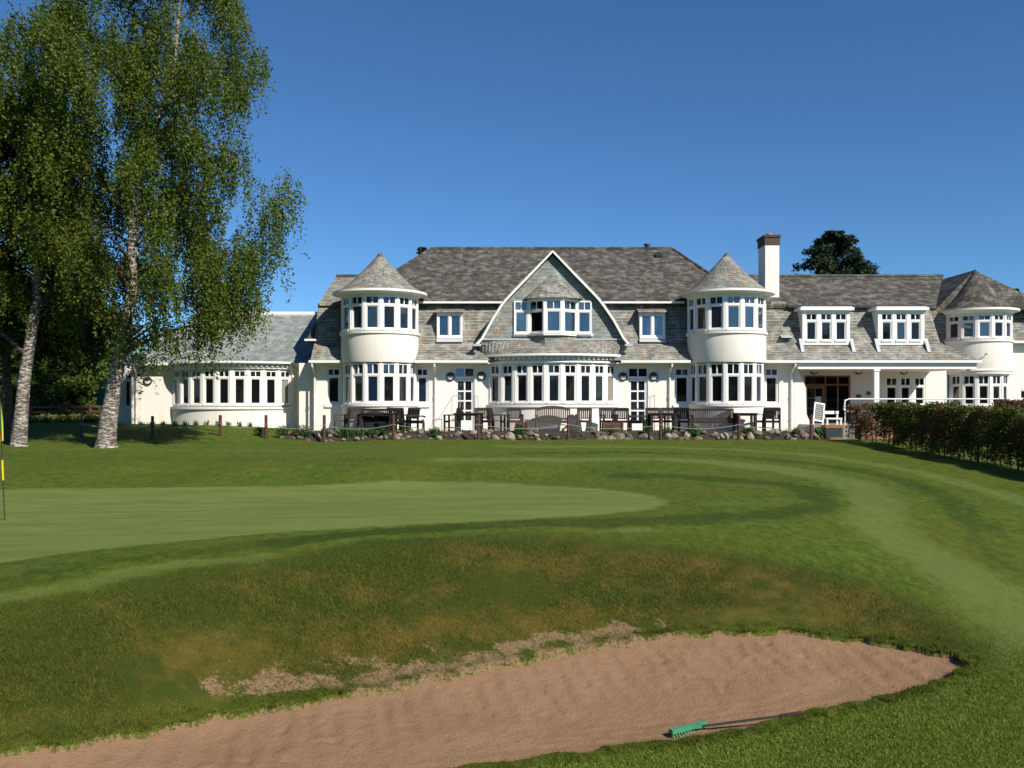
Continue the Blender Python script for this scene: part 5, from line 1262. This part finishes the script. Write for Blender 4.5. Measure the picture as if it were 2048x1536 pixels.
# the source chair is the grey one: give it its own meshes
recolour(src, 'teak_grey')
def put(o, px, D, rz=0, z=tz): o.location = (PX(px, D), D, z); o.rotation_euler = (0, 0, R(rz)); return o
put(table('teak_dark', 'long dark table below the left turret', 1.5, .8), 757, 35.35, 2)
put(table('teak_dark', 'dark table in front of the left door', 1.15, .8), 938, 35.35, -3)
put(table('teak_dark', 'dark table in front of the right downpipe, right of the right door', 1.1, .75), 1325, 35.3, 0)
put(table('teak_dark', 'small square dark table at the right end of the terrace', .85, .8), 1490, 35.35, 0)
put(bench('teak_grey', 'weathered bench with a curved top rail in front of the bow window', 1.34, True), 1106, 35.55, 0)
put(bench('teak_dark', 'straight topped dark slatted bench below the right turret', 1.75, False), 1425, 35.55, 0)
put(bench('teak_dark', 'straight topped dark bench behind the long table below the left turret', 1.6, False), 762, 35.8 - .28, 0)
# slatted stools / loungers beside the curved bench, black covered chairs, planter boxes
def slat_stool(label, px, D, rz):
    root = empty('slatted_stool', (PX(px, D), D, tz), label, 'stool', 'low slatted stools beside the curved bench'); root.rotation_euler = (0, 0, R(rz))
    f = MB()
    for i in range(5): x = -.2 + i * .1; f.bar((x - .0, -.3, .05), (x, -.1, .42), .065, .02); f.bar((x, -.1, .42), (x, .3, .47), .065, .02)
    f.build('slats', M['teak_grey'], root, local=True)
    for sx in (-1, 1): f = MB(); f.bar((sx * .21, .28, 0), (sx * .21, -.15, .38), .04, .04); f.build('leg', M['teak_grey'], root, local=True)
slat_stool('pale slatted footstool at the left end of the curved bench', 1062, 35.25, 8)
slat_stool('pale slatted footstool between the curved bench and the grey chair', 1151, 35.25, -12)
def covered_chair(label, px, D, rz):
    root = empty('covered_chair', (PX(px, D), D, tz), label, 'chair', 'chairs with solid black backs'); root.rotation_euler = (0, 0, R(rz)); m = M['darkmetal']
    f = MB(); f.bar((-.3, .2, .62), (.3, .2, .62), .5, .05); f.bar((-.2, .23, .9), (.2, .23, .9), .1, .05); f.build('backrest', m, root, local=True)
    f = MB(); f.box(-.29, .29, -.3, .17, .33, .45); f.build('seat', m, root, local=True)
    for sx in (-1, 1):
        f = MB(); f.box(sx * .31 - .03, sx * .31 + .03, -.3, .2, .56, .62); f.build('armrest', m, root, local=True)
        for y in (-.27, .2): f = MB(); f.box(sx * .27 - .03, sx * .27 + .03, y - .03, y + .03, 0, .33 if y < 0 else .5); f.build('leg', m, root, local=True)
covered_chair('solid backed black chair right of the left turret table', 833, 35.2, 180)
covered_chair('solid backed black chair in front of the right door', 1275, 35.3, 180)
def planter(label, px, D, L, wd, h, mat):
    root = empty('planter_box', (PX(px, D), D, tz - .02), label, 'planter', 'wooden planters'); f = MB()
    for i in range(3): z = h * i / 3; f.box(-L / 2, L / 2, -wd / 2, -wd / 2 + .03, z + .006, z + h / 3 - .006); f.box(-L / 2, L / 2, wd / 2 - .03, wd / 2, z + .006, z + h / 3 - .006); f.box(-L / 2, -L / 2 + .03, -wd / 2 + .031, wd / 2 - .031, z + .006, z + h / 3 - .006); f.box(L / 2 - .03, L / 2, -wd / 2 + .031, wd / 2 - .031, z + .006, z + h / 3 - .006)
    f.build('boards', M[mat], root, local=True)
    f = MB()
    for sx in (-1, 1):
        for sy in (-1, 1): f.box(sx * (L / 2 + .012) - .03, sx * (L / 2 + .012) + .03, sy * (wd / 2 + .012) - .03, sy * (wd / 2 + .012) + .03, 0, h + .03)
    f.build('corner_posts', M[mat], root, local=True)
    f = MB(); f.box(-L / 2 + .031, L / 2 - .031, -wd / 2 + .031, wd / 2 - .031, .05, h - .04); f.build('soil', M['soil'], root, local=True)
    return root
planter('square brown wooden planter between the chairs and the leafy plant', 1043, 35.1, .42, .4, .42, 'teak_red')
planter('long brown wooden planter below the right end of the bow window', 1225, 35.08, .72, .38, .40, 'teak_red')

# rope fence posts with one rope
PP = [(163, 875, 33.5), (305, 874, 33.8), (441, 872, 34), (532, 871, 34), (648, 873, 33.9), (787, 877, 33.75), (957, 879, 33.7), (1136, 880, 33.7), (1321, 881, 33.7), (1478, 880, 33.7), (1622, 880, 33.75)]
PL = ['rope fence post in the shade between the birch trunks', 'rope fence post just right of the leaning birch, before the left wing', 'rope fence post below the left wing bow window', 'rope fence post at the right end of the left wing bow window', 'rope fence post at the white corner between left wing and main front',
      'rope fence post in front of the left turret table', 'rope fence post in front of the left door table', 'rope fence post in front of the curved bench', 'rope fence post in front of the table right of the right door', 'rope fence post in front of the right turret and small table', 'rope fence post by the sign board at the right end of the rockery']
tops = []
for i, ((px, py, D), lb) in enumerate(zip(PP, PL)):
    x = PX(px, D); z = hz(x, D); zt = PZ(830 if i not in (1,) else 832, D); tl = random.uniform(-.02, .02)
    f = MB(); f.tube([(x, D, z - .2), (x + tl, D, zt - .02), (x + tl, D, zt)], [.062, .058, .05], 10); o = f.build('fence_post', M['post']); tag(o, lb, 'post', 'rope fence posts')
    tops.append((x + tl * .6, D - .06, z + (zt - z) * .62))
pth = []
for a, b in zip(tops, tops[1:]):
    for k in range(9): t = k / 9; pth.append((a[0] + (b[0] - a[0]) * t, a[1] + (b[1] - a[1]) * t, a[2] + (b[2] - a[2]) * t - .16 * 4 * t * (1 - t)))
pth.append(tops[-1]); f = MB(); f.tube(pth, .008, 6); o = f.build('fence_rope', M['rope'], smooth=True); tag(o, 'thin pale rope sagging from post to post in front of the terrace', 'rope')

# handrails beside the doors
def handrail(label, pts, D):
    root = empty('handrail', (PX(pts[0][0], D), D, tz), label, 'handrail', 'thin metal handrails by the doors')
    P = [(PX(a, D), D, PZ(b, D)) for a, b in pts]; f = MB(); f.tube(P, .016, 6); f.build('rail', M['galv'], root, True)
    for q in (P[1], P[-1]): f = MB(); f.tube([(q[0], q[1], tz), q], .014, 6); f.build('rail_post', M['galv'], root)
handrail('thin sloping handrail left of the left door', [(874, 843), (904, 795), (908, 791), (920, 791)], 36.6)
handrail('thin level handrail right of the left door', [(942, 791), (950, 791), (956, 793)], 36.6)
handrail('thin level handrail right of the right door', [(1291, 795), (1300, 794), (1309, 790)], 36.6)

# porch side: brick wall, railing, sign board, white seat, trough, hedges
o = MB().box(PX(1722, 35.5), 20.2, 35.4, 35.61, -.5, .62); o.box(PX(1722, 35.5) - .04, 20.24, 35.37, 35.64, .622, .69)
o = o.build('brick_wall', M['brick']); tag(o, 'low red brick retaining wall glimpsed behind the hedge', 'wall')
rail = empty('railing', (PX(1690, 35.8), 35.8, .3), 'white metal railing along the porch terrace above the hedge', 'railing')
f = MB(); f.tube([(PX(1688, 35.8), 35.8, .9), (PX(1690, 35.8), 35.8, PZ(802, 35.8)), (PX(1697, 35.8), 35.8, PZ(798, 35.8)), (PX(2010, 35.8), 35.8, PZ(798, 35.8))], .03, 8); f.build('top_rail', M['paint'], rail, True)
f = MB(); f.tube([(PX(1690, 35.8), 35.8, .85), (PX(2010, 35.8), 35.8, .85)], .02, 8); f.build('lower_rail', M['paint'], rail, True)
for px in (1690, 1790, 1890, 1990): f = MB(); f.tube([(PX(px, 35.8), 35.8, .3), (PX(px, 35.8), 35.8, PZ(799, 35.8))], .025, 8); f.build('rail_post', M['paint'], rail, True)
sb = empty('sign_board', (PX(1636, 35.72), 35.72, .3), 'leaning white framed board with dark writing panel by the porch steps', 'sign')
f = MB(); f.x = Matrix.Translation((PX(1636, 35.72), 35.72, .3)) @ Matrix.Rotation(R(9), 4, 'Y') @ Matrix.Rotation(R(-12), 4, 'X')
f.box(-.21, -.16, 0, .03, 0, .92); f.box(.16, .21, 0, .03, 0, .92); f.box(-.16, .16, 0, .03, .86, .92); f.box(-.16, .16, 0, .03, .16, .22); f.build('frame', M['paint'], sb)
g = MB(); g.x = f.x; g.box(-.16, .16, .01, .025, .221, .859); g.build('panel', M['board'], sb)
g = MB(); g.x = f.x
for i in range(7):
    z = .80 - i * .085; x = -.13
    while x < .1: l = random.uniform(.02, .07); g.box(x, min(x + l, .13), .004, .009, z - .018, z); x += l + .015
g.build('writing', M['lampglass'], sb)
ws = empty('white_seat', (PX(1664, 35.9), 35.9, .3), 'white slatted seat by the entrance, left of the hedge', 'seat'); x0, x1 = PX(1650, 35.9), PX(1681, 35.9)
f = MB(); f.box(x0, x1, 36.1, 36.13, .74, .86); f.build('backrest', M['paint'], ws); f = MB(); f.box(x0, x1, 35.7, 36.08, .53, .59); f.build('seat', M['paint'], ws)
for x in (x0 + .04, x1 - .04):
    f = MB(); f.box(x - .03, x + .03, 35.72, 35.78, .3, .528); f.build('leg', M['paint'], ws); f = MB(); f.box(x - .03, x + .03, 36.132, 36.18, .3, .86); f.build('leg', M['paint'], ws)
D = 34.6; tr = empty('flower_trough', (PX(1664, D), D, hz(PX(1664, D), D)), 'dark teal trough with orange timber rims left of the hedge', 'planter'); x0, x1 = PX(1648, D), PX(1682, D); zb = hz(PX(1664, D), D) - .02
f = MB(); f.box(x0, x1, D - .2, D + .2, zb + .12, zb + .46); f.build('body', M['tealpaint'], tr)
f = MB(); f.box(x0 - .02, x1 + .02, D - .22, D + .22, zb + .462, zb + .58); f.build('rim', M['orange'], tr)
f = MB(); f.box(x0 - .02, x1 + .02, D - .22, D + .22, zb, zb + .118); f.build('base', M['orange'], tr)

def hedge(name, label, line, wd, hts, n, mat, gapf, size=.045, stems=True):
    x0, y0 = line[0]; root = empty(name, (x0, y0, hz(x0, y0)), label, 'hedge'); L = np.array(line); seg = np.hypot(*np.diff(L, axis=0).T); S = np.concatenate([[0], np.cumsum(seg)])
    t = rng.random(n) * S[-1]; cx = np.interp(t, S, L[:, 0]); cy = np.interp(t, S, L[:, 1]); top = np.interp(t, S, hts) + .05 * np.sin(t * 2.1) + .04 * np.sin(t * 5.3 + 1)
    dirx = np.gradient(np.interp(np.linspace(0, S[-1], 50), S, L[:, 0])); tx, ty = (L[-1] - L[0]) / np.hypot(*(L[-1] - L[0]))
    u = rng.uniform(-1, 1, n); u = np.sign(u) * np.abs(u) ** .6; off = wd / 2 * u * (1 + .18 * np.sin(t * 3 + 2)); x = cx + ty * off - wd / 2 * ty; y = cy - tx * off + wd / 2 * tx
    g = height(x, y); h = rng.random(n) ** .75; z = g + .1 + (top - g - .1) * h
    cl = np.array([mnoise.fractal(Vector((a * 2.0, b * 2.0, c * 2.0)), 1, 2, 3) for a, b, c in zip(x, y, z)])
    keep = cl > gapf(t / S[-1], h); P = np.stack([x, y, z], 1)[keep] + rng.normal(0, .03, (keep.sum(), 3))
    V, Fq = leaves(P, size, .62); qmesh('foliage', V, Fq, mat, root)
    f = MB(); k = int(S[-1] / .28)
    for i in range(k):
        s = S[-1] * (i + random.random()) / k; a = np.interp(s, S, L[:, 0]) - ty * wd * .5; b = np.interp(s, S, L[:, 1]) + tx * wd * .5; g = hz(a, b); tp = np.interp(s, S, hts) - .12
        f.tube([(a, b, g - .05), (a + random.gauss(0, .04), b + random.gauss(0, .04), g + (tp - g) * .5), (a + random.gauss(0, .1), b + random.gauss(0, .1), tp)], [.022, .018, .008], 5)
        for q in range(3): z = g + (tp - g) * random.uniform(.25, .8); f.tube([(a, b, z), (a + random.gauss(0, .22), b + random.gauss(0, .22), z + .22)], [.010, .004], 4)
    f.build('stems', M['bark'], root); return root
HL = [(p[0], p[1]) for p in hedge_line]
HT = [PZ(812, 33.2), PZ(809, 30.6), PZ(810, 28), PZ(815, 25.6), PZ(824, 23.6), PZ(838, 20.5)]
HL2 = [HL[0]] + [tuple(np.array(HL[0]) * (1 - .9) + np.array(HL[1]) * .9)]
hedge('beech_hedge', 'long clipped green and copper beech hedge running along the right side of the lawn', [tuple(np.array(HL[0]) * .3 + np.array(HL[1]) * .7)] + HL[1:], .85, [HT[0] * .2 + HT[1] * .8] + HT[1:], 90000, M['leaf_hedge'], lambda t, h: -.27 + .42 * np.clip(.5 - h, 0, 1) + .12 * (t < .25), .036)
hedge('bare_hedge_bush', 'sparse brown twiggy bush at the left end of the beech hedge', [HL[0], tuple(np.array(HL[0]) * .42 + np.array(HL[1]) * .58)], .8, [HT[0] - .02, HT[0] + .04], 7500, M['leaf_copper'], lambda t, h: -.15 + .25 * np.clip(.45 - h, 0, 1) + .12 * (t > .5), .035)
hedge('brown_hedge', 'low brown hedge in front of the third turret at the right edge', [(PX(2004, 34), 34.0), (PX(2150, 33.8), 33.8)], .8, [PZ(803, 34), PZ(800, 34)], 16000, M['leaf_copper'], lambda t, h: -.5 + 0 * h, .045)

# rustic rail fence and daffodils at the left, closed parasol
fe = empty('rail_fence', (PX(120, 43), 43, hz(PX(120, 43), 43)), 'dark brown wooden rail fence in front of the shrubs at the left', 'fence')
xa, xb = PX(-60, 43), PX(242, 43); f = MB()
for z in (.25, .5, .75): f.bar((xa, 43, hz(xa, 43) + z), (xb, 43, hz(xb, 43) + z), .06, .1)
f.build('rails', M['teak_red'], fe)
for i in range(6): x = xa + (xb - xa) * i / 5; f = MB(); f.box(x - .05, x + .05, 42.9, 43.1, hz(x, 43) - .1, hz(x, 43) + .88); f.build('post', M['teak_red'], fe)
n = 900; P = np.stack([rng.uniform(PX(60, 41), PX(245, 41), n), rng.normal(41.2, .35, n), np.zeros(n)], 1); P[:, 2] = height(P[:, 0], P[:, 1]) + rng.uniform(.15, .36, n)
V, Fq = leaves(P, .055, .8); o = qmesh('daffodils', V, Fq, M['petal']); tag(o, 'yellow and white daffodils flowering in front of the rail fence', 'flowers', kind='stuff')
n = 3500; P2_ = np.stack([rng.uniform(PX(55, 41), PX(248, 41), n), rng.normal(41.3, .4, n)], 1); bl = blade_mesh(P2_, .15, .38, .012, .3); o = qmesh('daffodil_leaves', bl, np.arange(len(bl)).reshape(-1, 3), M['leaf_plant']); tag(o, 'green daffodil leaves in front of the rail fence', 'leaves', kind='stuff')
D = 39.5; x = PX(205, D); z0 = hz(x, D); um = empty('closed_parasol', (x, D, z0), 'folded dark green parasol standing beside the leaning birch trunk', 'parasol')
f = MB(); f.tube([(x, D, z0 - .02), (x, D, PZ(756, D))], .025, 8); f.build('pole', M['teak_red'], um)
f = MB(); za, zb = PZ(811, D), PZ(759, D); prof = [(.02, zb), (.07, zb - .08), (.13, zb - .45), (.20, za + .25), (.22, za + .08), (.15, za)]; n = 24; V = []
for r, z in prof:
    for j in range(n): a = 2 * math.pi * j / n; q = r * (1 + .22 * math.cos(6 * a)); V.append((x + q * math.sin(a), D - q * math.cos(a), z))
f.add(V, [(i * n + j, i * n + (j + 1) % n, (i + 1) * n + (j + 1) % n, (i + 1) * n + j) for i in range(len(prof) - 1) for j in range(n)]); f.build('canopy', M['teal'], um, True)
f = MB(); f.lathe([(0, z0 + .1), (.22, z0 + .09), (.25, z0), (0, z0 - .02)], (x, D), 16); f.build('base', M['darkmetal'], um)

# flag on the green
x, y, _ = GZ(9.5, 1025, -.745); z = hz(x, y); fl = empty('golf_flag', (x, y, z), 'leaning golf flagstick with lime and yellow flag on the green', 'flag')
tp = (x - .10, y + .02, z + 2.15); A = Vector((x, y, z - .02)); Bv = Vector(tp)
f = MB(); f.tube([A, A.lerp(Bv, .33), A.lerp(Bv, .36), Bv], .0105, 8); f.build('stick', M['darkmetal'], fl)
f = MB(); f.tube([A.lerp(Bv, .335), A.lerp(Bv, .50)], .017, 8); f.build('band', M['stick_yellow'], fl)
f = MB(); n = 14; V = []
for i in range(n + 1):
    u = i / n
    for j in range(9): q = j / 8; b = A.lerp(Bv, .985 - .33 * q); V.append((b.x - .02 + .06 * math.sin(5 * q + 2 * u) * (u + .1) * (1 - .2 * q) - .33 * u * (1 - .3 * q) + .035 * (1 - u), b.y + .05 * math.sin(6 * u + 2 * q), b.z - .10 * u))
f.add(V, [(i * 9 + j, i * 9 + j + 1, (i + 1) * 9 + j + 1, (i + 1) * 9 + j) for i in range(n) for j in range(6)], 0)
f.add(V, [(i * 9 + j, i * 9 + j + 1, (i + 1) * 9 + j + 1, (i + 1) * 9 + j) for i in range(n) for j in range(6, 8)], 1)
f.build('flag_cloth', [M['flag_green'], M['flag_yellow']], fl, True)

# rake in the bunker
hx, hy = ground_at(1376, 1458); zr = sand_z(hx, hy)
rk = empty('bunker_rake', (hx, hy, zr), 'green plastic bunker rake lying on the sand at the near grass edge', 'rake')
u = Vector((.41, .26, 0)).normalized(); c = Vector((hx, hy, zr + .055)); ends = (c - u * .23, c + u * .23)
f = MB(); f.bar(ends[0], ends[1], .06, .036); f.bar(ends[0] + Vector((0, 0, .021)), ends[1] + Vector((0, 0, .021)), .04, .01)
for i in range(12): p = ends[0].lerp(ends[1], (i + .5) / 12); f.bar(p - Vector((0, 0, .022)), p + Vector((.03, -.05, -.075)), .014, .014)
f.build('head', M['rake_green'], rk)
f = MB(); f.bar(c + Vector((.0, .0, .0)), c + Vector((.14, .015, .012)), .035, .035); f.build('socket', M['rake_green'], rk)
ex, ey = ground_at(1604, 1437); e = Vector((ex, ey, hz(ex, ey) + .05)); h0 = c + Vector((.12, .01, .008)); k = h0.lerp(e, .78)
f = MB(); f.tube([h0, h0.lerp(e, .4) + Vector((0, 0, .0)), k], .0125, 8); f.build('handle', M['handle'], rk, True)
f = MB(); f.tube([k, k.lerp(e, .1), e], [.016, .022, .022], 10); f.build('grip', M['grip'], rk, True)

# far wood across the course behind the viewpoint (what the ground-floor windows mirror)
pts = []
for i in range(78):
    a = R(random.uniform(-75, 75)); r = random.uniform(52, 75); x = math.sin(a) * r; y = -math.cos(a) * r; h = random.uniform(5, 9.5); w_ = random.uniform(3, 5.5)
    k = 900; v = rng.normal(size=(k, 3)); v /= np.linalg.norm(v, axis=1)[:, None]; pts.append(np.array([x, y, h * .5]) + v * (rng.random(k) ** .35)[:, None] * np.array([w_, w_, h * .55]))
V, Fq = leaves(np.concatenate(pts), .5, .7); o = qmesh('far_wood', V, Fq, M['leaf_wood']); tag(o, 'distant belt of dark trees across the course', 'wood', kind='stuff')
